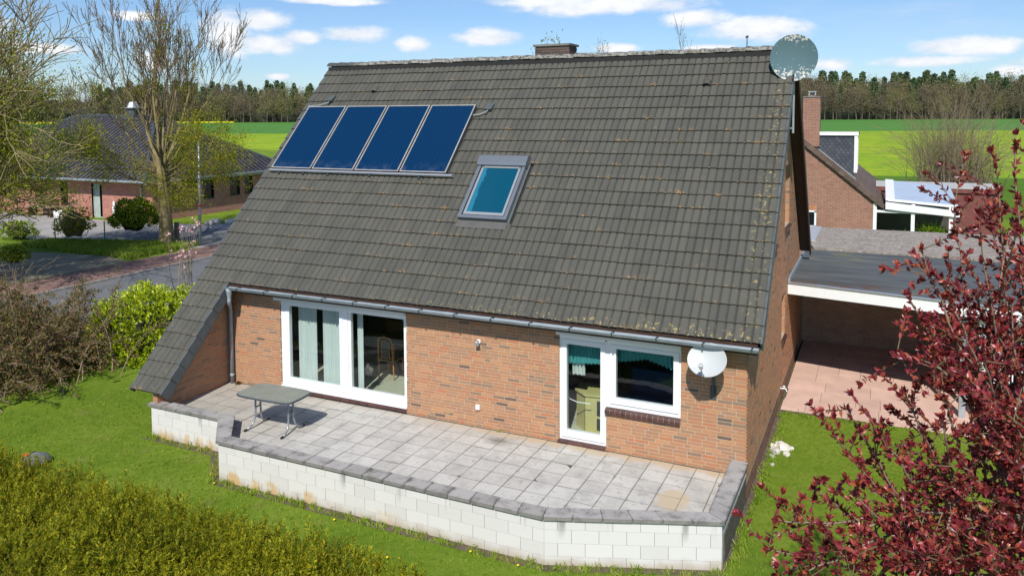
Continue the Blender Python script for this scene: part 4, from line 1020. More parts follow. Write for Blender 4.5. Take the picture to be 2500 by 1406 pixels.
# ------------------------------------------------------------------ skylight
st_ = link('skylight', None, house); st_.matrix_parent_inverse = invh; st_.matrix_basis = Matrix.Translation(rp(SKY_X0 + .03, SKY_S0 + .02, 0.0)) @ TR
w, l = 1.14, 1.62
m = MB(); m.box(-.05, w + .05, -.16, l + .06, .0, .03); obj('flashing', m, M_verge, st_)
m = MB(); m.box(-.02, w + .02, -.20, -.02, .038, .05); obj('apron', m, simple('lead_apron', (.11, .105, .10), .6, .2, var=.15), st_)
m = MB()
for b in ((0, w, 0, .075), (0, .075, .075, l), (w - .075, w, .075, l)): m.box(*b, .03, .13)
obj('outer_frame', m, M_greymetal, st_)
m = MB()
for b in ((.10, w - .10, .10, .17), (.10, .15, .17, l - .2), (w - .15, w - .10, .17, l - .2), (.10, w - .10, l - .24, l - .2)): m.box(*b, .07, .115)
obj('sash', m, simple('pale_sash', (.36, .38, .40), .4, .4, var=.03), st_)
m = MB(); m.face([(.15, .17, .10), (w - .15, .17, .10), (w - .15, l - .24, .10), (.15, l - .24, .10)], 0, [(0, 0), (1, 0), (1, 1), (0, 1)]); obj('pane', m, M_skyglass, st_)
m = MB(); m.box(.10, w - .10, .10, l - .1, .03, .065); obj('inner_rebate', m, M_black, st_)
m = MB(); m.prism([(-.02, l - .20, .03), (-.02, l - .20, .17), (-.02, l - .15, .20), (-.02, l + .05, .20), (-.02, l + .12, .12), (-.02, l + .12, .03)], (w + .04, 0, 0)); obj('shutter_box', m, M_greymetal, st_)

# ------------------------------------------------------------------ satellite dishes
def dish(label, c, aim, R, sc, mat, rim):
    t = thing('satellite_dish', label, 'satellite dish', c, 'satellite dishes on the house')
    q = Vector(aim).normalized(); prof = [(R * i / 8, .22 * R * (i / 8) ** 2) for i in range(9)]; prof += [(R + .008, .22 * R + .004), (R, .22 * R - .006), (R * .5, .05 * R - .012), (0, -.012)]
    # upright ellipse: build with explicit axes
    up = (Vector((0, 0, 1)) - q * q.z).normalized(); sd_ = up.cross(q); m = MB(); seg = 40; vs = []
    for k in range(seg):
        a = 2 * math.pi * k / seg
        for (r, h) in prof: vs.append(q * h + (sd_ * math.cos(a) * sc[0] + up * math.sin(a) * sc[1]) * r)
    n = len(prof); m.idx(vs, [(k * n + i, ((k + 1) % seg) * n + i, ((k + 1) % seg) * n + i + 1, k * n + i + 1) for k in range(seg) for i in range(n - 1)])
    obj('reflector', m, mat, t, smooth=True); return t, q, up, sd_
t, q, up, sd_ = dish('large grey dish spotted with white lichen at the roof peak', (5.02, 4.17, 7.215), (0.08, -1, .22), .475, (0.98, 1.04), M_dish, None)
m = MB(); m.tube([-up * .50 + q * .10, -up * .48 + q * .28], .014, 6); obj('feed_arm', m, M_black, t)
m = MB(); m.tube([-up * .47 + q * .16, -up * .40 + q * .22], .02, 8); obj('receiver', m, M_black, t)
m = MB(); m.tube([(0.0, .10, .0), (0.0, .10, -1.55)], .024, 8); m.tube([(0, .10, -1.45), (-.24, .10, -1.45)], .016, 6); m.tube([(0, .10, -.75), (-.24, .10, -.75)], .016, 6); obj('mast', m, M_zinc, t)
m = MB(); m.tube([(0, -.02, -.50), (-.06, -.02, -.60), (-.2, 0.05, -.62), (-.45, .0, -.62)], .010, 6); obj('cable', m, M_twig_l, t)
t, q, up, sd_ = dish('small white oval dish on the brick wall beside the terrace window', (4.20, -.42, 2.02), (-.10, -1, .62), .31, (1.03, .90), M_dishw, None)
m = MB(); m.tube([-up * .27 + q * .0, -up * .27 + q * .16, -up * .22 + q * .34], .012, 6); obj('feed_arm', m, M_dishw, t)
m = MB(); m.tube([-up * .22 + q * .30, -up * .15 + q * .36], .03, 8); m.tube([-up * .19 + q * .36 + sd_ * .04, -up * .19 + q * .36 - sd_ * .04], .022, 8); obj('receiver', m, M_dishw, t)
m = MB(); m.tube([(0.02, .10, .02), (0.02, .38, -.02)], .02, 8); m.tube([(0.02, .38, .12), (0.02, .38, -.7)], .02, 8); m.tube([(.02, .42, -.02), (.02, .38, -.02)], .05, 8)
m.box(-.03, .07, .395, .425, -.78, -.55); obj('wall_mount', m, M_zincdark, t)

# small fittings on the front wall
t = thing('wall_light', 'small motion-sensor light high on the brick front wall', 'lamp', (-.27, 0, 1.70))
m = MB(); m.lathe([(0, 0), (.045, 0), (.045, .02), (.02, .025)], (0, -.006, 0), (0, -1, 0), 12); m.tube([(0, -.02, 0), (0, -.08, .0)], .014, 6); obj('base', m, M_white, t)
m = MB(); m.lathe([(0, 0), (.03, .01), (.045, .05), (.05, .09), (.04, .09), (0, .06)], (0, -.07, .02), (.3, -1, -.5), 12); obj('head', m, M_greyalu_l, t, smooth=True)
t = thing('socket_box', 'small white outdoor socket low on the brick wall', 'socket', (-.29, 0, .40))
m = MB(); m.box(-.042, .042, -.05, .0, -.045, .045); obj('body', m, M_white, t); m = MB(); m.box(-.036, .036, -.058, -.05, -.03, .038); obj('lid', m, M_white, t)
t = thing('garden_tap', 'outdoor tap with white hose fitting low on the gable wall', 'tap', (HX1, 5.05, -.12))
m = MB(); m.tube([(0, 0, 0), (.12, 0, 0), (.14, 0, -.06)], .015, 8); m.tube([(.08, 0, .0), (.08, 0, .05)], .012, 6); m.tube([(.05, 0, .055), (.11, 0, .055)], .010, 6); obj('spout', m, M_white, t)

# ------------------------------------------------------------------ terrace: slabs, parapet wall
terr = link('terrace', None); terr['kind'] = 'structure'
PCO = [(-6.75, -2.16), (-4.80, -2.16), (-4.02, -3.05), (2.37, -3.07), (4.77, -2.14)]       # outer line of the wall
base_poly = [(-6.68, -1.99), (-4.74, -1.99), (-3.93, -2.86), (2.34, -2.88), (4.54, -2.02), (4.78, -2.0), (4.78, 0.0), (-6.68, 0.0)]
m = MB(); m.prism([(x, y, -0.46) for x, y in base_poly], (0, 0, 0.455)); obj('terrace_base', m, M_joint, terr)
def clip_poly(P, poly):
    """Sutherland-Hodgman for convex-ish clip polygon (ccw)"""
    out = P
    n = len(poly)
    for i in range(n):
        a, b = poly[i], poly[(i + 1) % n]; inp = out; out = []
        if not inp: break
        def side(p): return (b[0] - a[0]) * (p[1] - a[1]) - (b[1] - a[1]) * (p[0] - a[0])
        for j in range(len(inp)):
            p, q = inp[j - 1], inp[j]; sp, sq = side(p), side(q)
            if sq >= 0:
                if sp < 0: t = sp / (sp - sq); out.append((p[0] + (q[0] - p[0]) * t, p[1] + (q[1] - p[1]) * t))
                out.append(q)
            elif sp >= 0: t = sp / (sp - sq); out.append((p[0] + (q[0] - p[0]) * t, p[1] + (q[1] - p[1]) * t))
    return out
in_poly = [(-6.22, -2.0), (-4.72, -2.0), (-3.90, -2.90), (2.33, -2.92), (4.56, -2.05), (4.56, -0.006), (-6.22, -0.006)]
convex1 = [(-6.22, -2.03), (-4.74, -2.03), (-3.93, -2.90), (2.33, -2.92), (4.53, -2.06), (4.53, -.008), (-6.22, -.008)]
SP = 0.396; rr = random.Random(4)
FULL = MB().box(-(SP - .009) / 2, (SP - .009) / 2, -(SP - .011) / 2, (SP - .011) / 2, -.027, 0).mesh('paving_slab', M_slab)
def isl(r): return -(0.0387 + r * SP)
for r in range(0, 9):
    y1 = isl(r); y0 = isl(r + 1)
    if r == 0: y1 = isl(0)
    for c in range(-17, 13):
        x0 = c * SP; x1 = x0 + SP; g = .0045
        P = [(x0 + g, y0 + g + .001), (x1 - g, y0 + g + .001), (x1 - g, y1 - g - .001), (x0 + g, y1 - g - .001)]
        A0 = (x1 - x0 - 2 * g) * (y1 - y0 - 2 * g - .002)
        for clipr in ([(-4.735, -2.03), (-3.93, -2.90), (2.33, -2.92), (4.53, -2.06), (4.53, -.008), (-4.735, -.008)], [(-6.675, -2.03), (-4.745, -2.03), (-4.745, -.008), (-6.675, -.008)]):
            Q = clip_poly(P, clipr)
            if len(Q) < 3: continue
            A = abs(sum(Q[i - 1][0] * Q[i][1] - Q[i][0] * Q[i - 1][1] for i in range(len(Q)))) / 2
            if A < 0.004: continue
            if A > A0 * .999:
                o = link('paving_slab', FULL, terr, ((x0 + x1) / 2, (y0 + y1) / 2, rr.uniform(-.003, .002)), (rr.uniform(-.008, .008), rr.uniform(-.008, .008), rr.uniform(-.005, .005)))
            else:
                m = MB(); m.prism([(x, y, -.027) for x, y in Q], (0, 0, .027)); obj('paving_slab', m, M_slab, terr)
# the bit of weed, leaves
def weed(name, label, p, n, s, mat, cat='weed', w=.25):
    D = RNG.normal(size=(n, 3)); D[:, 2] = np.abs(D[:, 2]) + .3
    P = RNG.normal(size=(n, 3)) * s * .35; P[:, 2] = np.abs(P[:, 2]) * .5
    o = link(name, spray(name, P, D, RNG.uniform(.5, 1, n) * s, mat, leaf_tmpl(w)), None, p); tag(o, label, cat); return o
weed('weed', 'small yellow-green weed sprouting from a slab joint near the parapet bend', (2.62, -2.60, 0), 26, .09, M_spring)
weed('moss_tuft', 'dark moss tuft at the foot of the brick wall', (0.18, -.06, 0), 22, .05, M_darkleaf, 'moss')
weed('dead_leaves', 'heap of dry brown leaves at the foot of the downpipe', (-6.40, -.10, 0), 90, .07, M_rusty, 'leaves', .5)
weed('dry_leaves', 'few dry leaves in the terrace corner by the gable', (4.45, -.55, 0), 16, .05, M_rusty, 'leaves', .5)

pw = thing('parapet_wall', 'low white block wall with grey coping slabs round the terrace', 'wall', (0, -3.0, G0))
BLK = MB().box(-.5, .5, -.5, .5, -.5, .5).mesh('block', M_block)
invp = pw.matrix_basis.inverted()
def wall_run(a, b, ztop, thick=.175, phase=0.0):
    a = Vector((*a, 0)); b = Vector((*b, 0)); d = (b - a); L = d.length; d.normalize(); nrm = Vector((-d.y, d.x, 0))   # nrm points to the terrace side
    rot = math.atan2(d.y, d.x)
    T = Matrix.Translation(a) @ Matrix.Rotation(rot, 4, 'Z')
    m = MB(); m.box(.004, L - .004, .008, thick, G0 - .1, ztop - .001, mat=T); wpart('core', m, M_blockjoint, pw)
    z = ztop; k = 0
    while z > G0 - .05:
        h = .155 if k == 0 else .20; z0 = z - h; x = -.4 + (.2 if k % 2 else .0) + phase
        while x < L:
            x0, x1 = max(x, 0.0), min(x + .3975, L)
            if x1 - x0 > .02:
                o = link('block', BLK, pw); o.matrix_parent_inverse = invp
                o.matrix_basis = T @ Matrix.Translation(((x0 + x1) / 2, thick / 2 + .0 + rr.uniform(-.0012, .0012), (z + z0) / 2)) @ Matrix.Diagonal((x1 - x0 - .004, thick, h - .004, 1))
            x += .40
        z = z0; k += 1
def coping_run(a, b, ia, ib, z, n, th=.055):
    """outer edge a-b, inner edge ia-ib, n slabs with open joints"""
    for k in range(n):
        t0, t1 = k / n, (k + 1) / n; e = .004 / (Vector(b) - Vector(a)).length
        q = lambda A, B, t: (A[0] + (B[0] - A[0]) * t, A[1] + (B[1] - A[1]) * t)
        P = [q(a, b, t0 + e), q(a, b, t1 - e), q(ia, ib, t1 - e), q(ia, ib, t0 + e)]
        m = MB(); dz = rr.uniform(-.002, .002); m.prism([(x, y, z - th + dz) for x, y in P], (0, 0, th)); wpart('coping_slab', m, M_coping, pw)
wall_run((-6.78, -2.13), (-4.84, -2.13), .13); wall_run((-4.86, -2.13), (-4.01, -3.03), .192); wall_run((-4.01, -3.03), (2.37, -3.045), .192); wall_run((2.37, -3.045), (4.745, -2.12), .192, phase=.2); wall_run((4.755, -2.12), (4.775, -.01), .192)
ZC = .25
coping_run((-6.86, -2.165), (-4.86, -2.165), (-6.86, -1.90), (-4.72, -1.90), .19, 5)
coping_run((-4.895, -2.16), (-4.03, -3.075), (-4.66, -1.96), (-3.93, -2.80), ZC, 3)
coping_run((-4.03, -3.075), (2.375, -3.09), (-3.93, -2.80), (2.31, -2.815), ZC, 16)
coping_run((2.375, -3.09), (4.80, -2.14), (2.31, -2.815), (4.525, -1.95), ZC, 6)
coping_run((4.80, -2.14), (4.815, -.012), (4.525, -1.95), (4.525, -.012), ZC, 5)

# garden table
gt = thing('garden_table', 'grey-green garden table with grey tube legs on the terrace', 'table', (-3.86, -1.74, 0), None, (0, 0, rad(1.5)))
def superell(a, b, n, e=.22, N_=44):
    out = []
    for k in range(N_):
        t = 2 * math.pi * k / N_; c, s = math.cos(t), math.sin(t)
        out.append((a * math.copysign(abs(c) ** e, c) , b * math.copysign(abs(s) ** e, s)))
    return [(x * (1 + .035 * (1 - (y / b) ** 2)) if abs(x) > a * .6 else x, y * (1 + .09 * (1 - (x / a) ** 2))) for x, y in out]
pts = superell(.66, .36, 0)
m = MB(); m.prism([(x * .975, y * .96, .714) for x, y in pts], (0, 0, .010)); obj('tabletop', m, M_tabtop, gt)
m = MB(); n = len(pts); vs = [(x, y, .685) for x, y in pts] + [(x, y, .715) for x, y in pts] + [(x * .985, y * .975, .723) for x, y in pts] + [(x * .965, y * .945, .718) for x, y in pts]
m.idx(vs, [(j * n + i, j * n + (i + 1) % n, (j + 1) * n + (i + 1) % n, (j + 1) * n + i) for j in range(3) for i in range(n)] + [tuple(range(n))[::-1]]); obj('rim', m, M_tabrim, gt)
for (sx, sy) in ((-1, -1), (-1, 1), (1, -1), (1, 1)):
    m = MB(); x = sx * .40
    P = [(x, sy * .07, .69), (x, sy * .07, .40), (x + sx * .0, sy * .075, .26), (x + sx * .01, sy * .11, .13), (x + sx * .03, sy * .19, .05), (x + sx * .04, sy * .30, .02)]
    if sy < 0 and sx > 0: pass
    m.tube(P, .019, 10); lg = obj('leg', m, M_steel, gt, smooth=True)
    m = MB(); m.tube([(x + sx * .038, sy * .28, .022), (x + sx * .042, sy * .345, .020)], .024, 8); obj('foot', m, M_black, lg)
for sx in (-1, 1):
    m = MB(); m.tube([(sx * .40, -.07, .40), (sx * .40, .07, .40)], .014, 6); m.tube([(sx * .40, -.24, .685), (sx * .40, .24, .685)], .018, 6); obj('crossbar', m, M_tabrim, gt)

# ------------------------------------------------------------------ carport, garage on the right
cp = thing('carport', 'flat felt-roofed carport with white fascia attached to the gable', 'carport', (8, 8, G0))
m = MB(); m.prism([(4.80, 6.24, 1.96), (8.6, 5.50, 1.96), (14.5, 4.70, 1.96), (14.5, 11.3, 1.96), (4.80, 11.3, 1.96)], (0, 0, .11)); wpart('felt_roof', m, M_felt, cp)
m = MB(); m.prism([(4.79, 6.20, 1.80), (8.6, 5.46, 1.80), (14.5, 4.66, 1.80), (14.5, 4.70, 1.80), (8.6, 5.50, 1.80), (4.79, 6.24, 1.80)], (0, 0, .26)); wpart('fascia', m, M_white, cp)
m = MB(); m.prism([(4.79, 6.17, 2.06), (8.6, 5.43, 2.06), (14.5, 4.63, 2.06), (14.5, 4.75, 2.06), (8.6, 5.55, 2.06), (4.79, 6.30, 2.06)], (0, 0, .025)); wpart('edge_trim', m, M_greyalu_l, cp)
m = MB(); m.box(4.785, 4.83, 6.3, 11.3, 2.07, 2.17); wpart('wall_flashing', m, M_zinc, cp)
def uvwall(pts, uvs, mat, parent, nm):
    m = MB()
    for p, u in zip(pts, uvs): m.face(p, 0, u)
    return wpart(nm, m, mat, parent)
def uvbox(nm, x0, x1, y0, y1, z0, z1, mat, parent):
    P = []; U = []
    for (a, b, horiz) in (((x0, y0), (x1, y0), 0), ((x1, y0), (x1, y1), 1), ((x1, y1), (x0, y1), 0), ((x0, y1), (x0, y0), 1)):
        P.append([(a[0], a[1], z0), (b[0], b[1], z0), (b[0], b[1], z1), (a[0], a[1], z1)]); u0 = a[horiz]; u1 = b[horiz]; U.append([(u0, z0), (u1, z0), (u1, z1), (u0, z1)])
    P.append([(x0, y0, z1), (x1, y0, z1), (x1, y1, z1), (x0, y1, z1)]); U.append([(0, 0)] * 4)
    return uvwall(P, U, mat, parent, nm)
uvbox('rear_brick_wall', 4.79, 8.75, 10.5, 10.7, G0 - .1, 1.955, M_cpbrick, cp)
uvbox('stub_brick_wall', 4.50, 4.775, BWY + .002, 10.5, G0 - .1, 1.955, M_cpbrick, cp)
uvbox('side_brick_wall', 8.75, 8.95, 6.6, 10.7, G0 - .1, 1.955, M_cpbrick, cp)
for x, y in ((8.42, 5.75), (8.75, 5.70)):
    m = MB(); m.box(x - .06, x + .06, y - .06, y + .06, G0, 1.80); wpart('post', m, M_white if x > 8.5 else M_pole, cp)
m = MB()
for k in range(6): m.box(9.0 + k * .42, 9.38 + k * .42, 6.5, 6.56, G0 + .05, 1.8)
wpart('white_board_door', m, M_white, cp)
# pink slabs under the carport
ps = link('carport_paving', None); ps['kind'] = 'structure'
m = MB(); m.prism([(4.80, 4.62, G0), (14.5, 4.9, G0), (14.5, 10.49, G0), (4.80, 10.49, G0)], (0, 0, .03)); obj('bed', m, M_joint, ps)
for r in range(8):
    y = 4.66 + r * .74; off = rr.uniform(-.5, 0)
    x = 4.83 + (off if r else 0)
    while x < 14.4:
        w_ = rr.choice((.74, .74, .98, .5)); a, b = max(x, 4.83), min(x + w_, 14.45)
        if b - a > .1:
            m = MB(); m.prism([(a + .004, y + .02 * (a - 4.8) * .3, G0 + .02), (b - .004, y + .02 * (b - 4.8) * .3, G0 + .02), (b - .004, min(y + .732, 10.47), G0 + .02), (a + .004, min(y + .732, 10.47), G0 + .02)], (0, 0, .03 + rr.uniform(-.002, .002)))
            obj('paving_slab', m, M_pink, ps)
        x += w_
# the neighbour's gravel roof behind the carport
gr = thing('garage', 'flat garage with a pale mossy gravel roof behind the carport', 'garage', (9, 13.5, G0))
m = MB(); m.prism([(5.0, 11.31, 2.05), (15.5, 10.9, 2.05), (15.5, 16.4, 2.05), (4.55, 15.9, 2.05), (4.80, 12.3, 2.05)], (0, 0, .07)); wpart('gravel_roof', m, M_gravelroof, gr)
m = MB(); m.box(4.95, 15.4, 11.35, 15.8, G0, 2.04); wpart('wall', m, M_mortar, gr)
m = MB(); m.box(4.35, 4.95, 12.6, 15.9, 2.08, 2.15); wpart('lead_flashing', m, simple('pale_lead', (.45, .48, .50), .5, .2, var=.1), gr)
wg = thing('white_board_shed', 'white fascia of a low building glimpsed behind the red tree', 'shed', (13, 8.5, G0))
m = MB(); m.box(9.9, 14.5, 9.9, 10.1, 2.07, 2.33); wpart('fascia', m, M_white, wg)

# ------------------------------------------------------------------ right neighbour house
rh = thing('neighbour_house', 'brown-roofed brick neighbour house with slate-clad dormer, right of the main house', 'house', (2, 29, G0))
NY0, NY1 = 23.5, 35.0; EXR, EZR = 6.95, 2.14; TP = math.tan(rad(39.8)); RXN = 1.4; RZN = EZR + (EXR - RXN) * TP
def nz(x): return EZR + (EXR - x) * TP if x > RXN else RZN - (RXN - x) * TP
P = [[(-3.7, NY0, G0), (6.56, NY0, G0), (6.56, NY0, nz(6.56) - .15), (RXN, NY0, RZN - .15), (-3.7, NY0, nz(-3.7) - .15)]]
U = [[(p[0], p[2]) for p in P[0]]]
P.append([(6.56, NY0, G0), (6.56, NY1, G0), (6.56, NY1, nz(6.56) - .15), (6.56, NY0, nz(6.56) - .15)]); U.append([(p[1], p[2]) for p in P[-1]])
uvwall(P, U, M_rhbrick, rh, 'wall')
nr = wpart('roof', MB().prism([(EXR, NY0 - .12, EZR - .14), (RXN, NY0 - .12, RZN - .14), (RXN, NY1, RZN - .14), (EXR, NY1, EZR - .14)], (0, 0, .11)).prism([(RXN, NY0 - .12, RZN - .14), (-4.1, NY0 - .12, nz(-4.1) - .14), (-4.1, NY1, nz(-4.1) - .14), (RXN, NY1, RZN - .14)], (0, 0, .11)), M_rhroof, rh)
sl = Vector((RXN - EXR, 0, RZN - EZR)); Ls = sl.length; sl.normalize(); sn = Vector((-sl.z, 0, sl.x)); sn = -sn if sn.z < 0 else sn
TT = MB().box(0, .30, 0, .36, 0, .025).mesh('flat_tile', M_rhroof)
cnt = 0; restm = MB()
for j in range(int(Ls / .33)):
    for i in range(38):
        y = NY0 - .13 + i * .305; M4 = Matrix(((0, sl.x, sn.x, EXR + sl.x * j * .33 + sn.x * (.0)), (1, 0, 0, y), (0, sl.z, sn.z, EZR - .03 + sl.z * j * .33 + .012), (0, 0, 0, 1)))
        M4 = M4 @ Matrix.Rotation(rad(2), 4, 'X')
        if j < 14 and i < 9:
            o = link('roof_tile', TT, nr); pin(o); o.matrix_basis = M4
        else: restm.box(0, .298, 0, .36, 0, .025, mat=M4)
o = wpart('roof_tiles', restm, M_rhroof, nr); o['kind'] = 'stuff'
# verge tiles along the gable edge
for j in range(int(Ls / .33)):
    m = MB(); p = Vector((EXR, NY0 - .15, EZR)) + sl * j * .33 + sn * .03
    m.prism([p, p + sl * .34 + sn * -.02, p + sl * .34 + Vector((0, .22, 0)) - sn * .02, p + Vector((0, .22, 0))], sn * .03)
    m.prism([p, p + sl * .34 - sn * .02, p + sl * .34 - sn * .16, p - sn * .14], (0, .03, 0)); wpart('verge_tile', m, M_rhroof, nr)
DY = NY0 + 1.15
# dormer with slate cheek
dm = wpart('dormer', MB().prism([(5.70, DY, nz(5.70)), (5.70, DY, 5.12), (nz and (EXR - (5.10 - EZR) / TP), DY, 5.12)], (0, 3.2, 0)), M_slate, rh)
xs_ = EXR - (5.12 - EZR) / TP
m = MB(); sz = .19
for j in range(14):
    z = 3.55 + j * .13
    xx = xs_ - .1 + (j % 2) * sz / 2
    while xx < 5.68:
        if nz(xx + sz / 2) < z + .05 and z < 5.0:
            m.prism([(xx, DY - .015, z), (xx + sz / 2, DY - .02, z - .09), (xx + sz, DY - .015, z), (xx + sz / 2, DY - .005, z + .09)], (0, .006, 0))
        xx += sz
o = wpart('slates', m, M_slate, dm); o['kind'] = 'stuff'
m = MB(); m.box(xs_ - .25, 5.86, DY - .07, NY0 + 3.6, 5.12, 5.22); wpart('flat_roof', m, M_slate, dm)
m = MB(); m.box(xs_ - .25, 5.87, DY - .10, DY - .07, 5.10, 5.26); wpart('white_fascia', m, M_white, dm)
m = MB(); m.box(5.70, 5.84, DY - .07, DY + .05, 3.45, 5.10); wpart('corner_post', m, M_white, dm); m = MB(); m.box(5.70, 5.82, NY0 + 3.2, NY0 + 3.3, 3.45, 5.1); wpart('corner_post', m, M_white, dm)
m = MB(); m.prism([Vector((5.78, DY - .08, nz(5.78) + .04)), Vector((xs_ - .35, DY - .08, nz(xs_ - .35) + .04)), Vector((xs_ - .35, DY, nz(xs_ - .35) + .04)), Vector((5.78, DY, nz(5.78) + .04))], (0, 0, .05)); wpart('flashing', m, M_greyalu_l, dm)
chn = wpart('chimney', MB(), M_rhbrick, rh)
uvbox('stack', 3.55, 4.26, NY0 + .9, NY0 + 1.6, 4.6, 6.80, M_rhbrick, chn)
m = MB(); m.box(3.52, 4.29, NY0 + .87, NY0 + 1.63, 6.80, 6.85); m.box(3.75, 4.05, NY0 + 1.05, NY0 + 1.35, 6.85, 6.90); wpart('cap', m, M_coping, chn)
m = MB(); m.box(3.76, 3.80, NY0 + 1.1, NY0 + 1.3, 6.90, 7.04); m.box(4.02, 4.06, NY0 + 1.1, NY0 + 1.3, 6.90, 7.04); m.box(3.74, 4.08, NY0 + 1.08, NY0 + 1.32, 7.04, 7.08); wpart('cowl', m, M_greyalu_l, chn)
m = MB(); m.prism([Vector((3.6, NY0 + .86, nz(3.6) + .06)), Vector((2.4, NY0 + .86, nz(2.4) + .06)), Vector((2.4, NY0 + 1.05, nz(2.4) + .06)), Vector((3.6, NY0 + 1.05, nz(3.6) + .06))], (0, 0, .03)); wpart('flashing', m, M_greyalu_l, chn)
m = MB()
for b in ((3.62, 3.68, .85, 1.80), (4.18, 4.26, .85, 1.80), (3.62, 4.26, 1.74, 1.82), (3.62, 4.26, .80, .88), (3.62, 4.26, 1.10, 1.15)): m.box(b[0], b[1], NY0 - .03, NY0 + .02, b[2], b[3])
w1 = wpart('window', m, M_white, rh); m = MB(); m.box(3.66, 4.2, NY0 - .012, NY0 - .006, .85, 1.76); wpart('pane', m, M_darkglass, w1)
m = MB()
for k in range(8): m.box(3.6 + k * .085, 3.675 + k * .085, NY0 - .01, NY0 + .01, 1.84, 2.03)
wpart('lintel_bricks', m, M_brick, w1)
# winter garden
wi = thing('winter_garden', 'white-framed glazed winter garden with bluish roof beside the neighbour house', 'conservatory', (8.2, 25, G0))
m = MB()
for x in (6.60, 8.05, 9.45): m.box(x - .07, x + .07, NY0 - .04, NY0 + .06, G0, 2.25)
m.box(6.60, 9.45, NY0 - .035, NY0 + .05, 1.86, 1.96); m.box(6.6, 9.45, NY0 - .03, NY0 + .05, .5, .6)
wpart('frame', m, M_white, wi)
m = MB(); m.box(6.67, 7.98, NY0, NY0 + .01, G0, 2.2); wpart('pane', m, M_glass, wi); m = MB(); m.box(8.12, 9.38, NY0, NY0 + .01, G0, 2.2); wpart('pane', m, M_glass, wi)
m = MB(); m.prism([(7.0, NY0 - .15, 2.02), (9.75, NY0 - .15, 1.80), (9.75, NY0 - .15, 2.05), (7.0, NY0 - .15, 2.33)], (0, .10, 0)); wpart('gutter_fascia', m, M_white, wi)
m = MB(); m.prism([(7.10, NY0 - .02, 2.40), (9.7, NY0 - .02, 2.22), (9.7, NY0 + 4.5, 2.66), (7.10, NY0 + 4.5, 2.86)], (0, 0, .04)); wpart('roof_panel', m, M_bluepoly, wi)
m = MB(); m.prism([(7.0, NY0 - .04, 2.38), (7.35, NY0 - .04, 2.36), (7.35, NY0 + 4.5, 2.84), (7.0, NY0 + 4.5, 2.86)], (0, 0, .09)); m.prism([(7.1, NY0 - .05, 2.36), (9.8, NY0 - .05, 2.17), (9.8, NY0 + .05, 2.17), (7.1, NY0 + .05, 2.36)], (0, 0, .10)); wpart('roof_beam', m, M_white, wi)
m = MB(); m.box(6.6, 9.6, NY0 + 3.6, NY0 + 3.7, G0, 2.1); wpart('inner_wall', m, M_room, wi)
for (x, z, n_, sz_, lb) in ((8.75, .95, 260, .5, 'tall grassy green plant inside the right pane of the winter garden'), (9.2, .8, 160, .4, 'green plant in the corner of the winter garden'), (7.5, .75, 130, .35, 'low green plant inside the left pane of the winter garden')):
    weed('potted_plant', lb, (x, NY0 + .5, z), n_, sz_, M_green_l, 'plant', .16)
t = thing('plant_bench', 'bench carrying the plants in the winter garden', 'bench', (8.1, NY0 + .5, G0)); m = MB(); m.box(-1.3, 1.3, -.3, .3, 1.15, 1.25); obj('top', m, M_logwood, t)
for x in (-1.2, 1.2): m = MB(); m.box(x - .05, x + .05, -.25, .25, 0, 1.15); obj('leg', m, M_logwood, t)
fb = thing('rear_annex', 'low annex with a red-brown fascia behind the winter garden', 'shed', (9, 30, G0))
m = MB(); m.box(6.6, 11.8, NY0 + 5.6, NY0 + 8.5, G0, 2.3); wpart('wall', m, M_redwood, fb)
m = MB(); m.box(6.6, 11.9, NY0 + 5.5, NY0 + 8.6, 2.3, 2.5); wpart('fascia', m, M_redwood, fb); m = MB(); m.box(6.6, 11.9, NY0 + 5.48, NY0 + 8.6, 2.5, 2.55); wpart('roof', m, simple('pale_grey_felt', (.45, .44, .42), .9), fb)
t = thing('rain_barrel', 'green plastic rain barrel beside the winter garden', 'barrel', (9.9, 21.8, G0))
m = MB(); m.lathe([(0, 0), (.3, 0), (.34, .5), (.33, 1.5), (.30, 1.75), (0, 1.78)], (0, 0, 0), seg=14); obj('drum', m, M_greenpl, t, smooth=True)

# ------------------------------------------------------------------ left neighbour bungalow
lh = thing('bungalow', 'red brick bungalow with dark hipped roof across the street', 'house', (-42, 27, G0))
LX0, LX1, LY0, LY1 = -55.0, -34.3, 21.3, 33.0
m = MB()
holesE = [(22.75, 23.75, .66, 1.90), (25.40, 26.30, .58, 1.92), (27.75, 28.70, .56, 1.90), (29.15, 29.98, .58, 1.90)]
P, U = [], []
for (a, b, c, d) in wall_cells(LY0, LY1, G0, 2.1, holesE): P.append([(LX1, a, c), (LX1, b, c), (LX1, b, d), (LX1, a, d)]); U.append([(a, c), (b, c), (b, d), (a, d)])
uvwall(P, U, M_lhbrick, lh, 'east_wall')
holesS = [(-42.95, -42.25, .2, 1.85), (-39.9, -38.9, G0, 1.75), (-45.6, -44.4, -.1, 1.1), (-49.0, -47.6, .6, 1.7)]
P, U = [], []
for (a, b, c, d) in wall_cells(LX0, LX1, G0, 2.1, holesS): P.append([(a, LY0, c), (b, LY0, c), (b, LY0, d), (a, LY0, d)]); U.append([(a, c), (b, c), (b, d), (a, d)])
uvwall(P, U, M_lhbrick, lh, 'south_wall')
m = MB(); m.box(LX0, LX1 - .3, LY0 + .3, LY1, G0, 2.1); wpart('inner_core', m, M_black, lh)
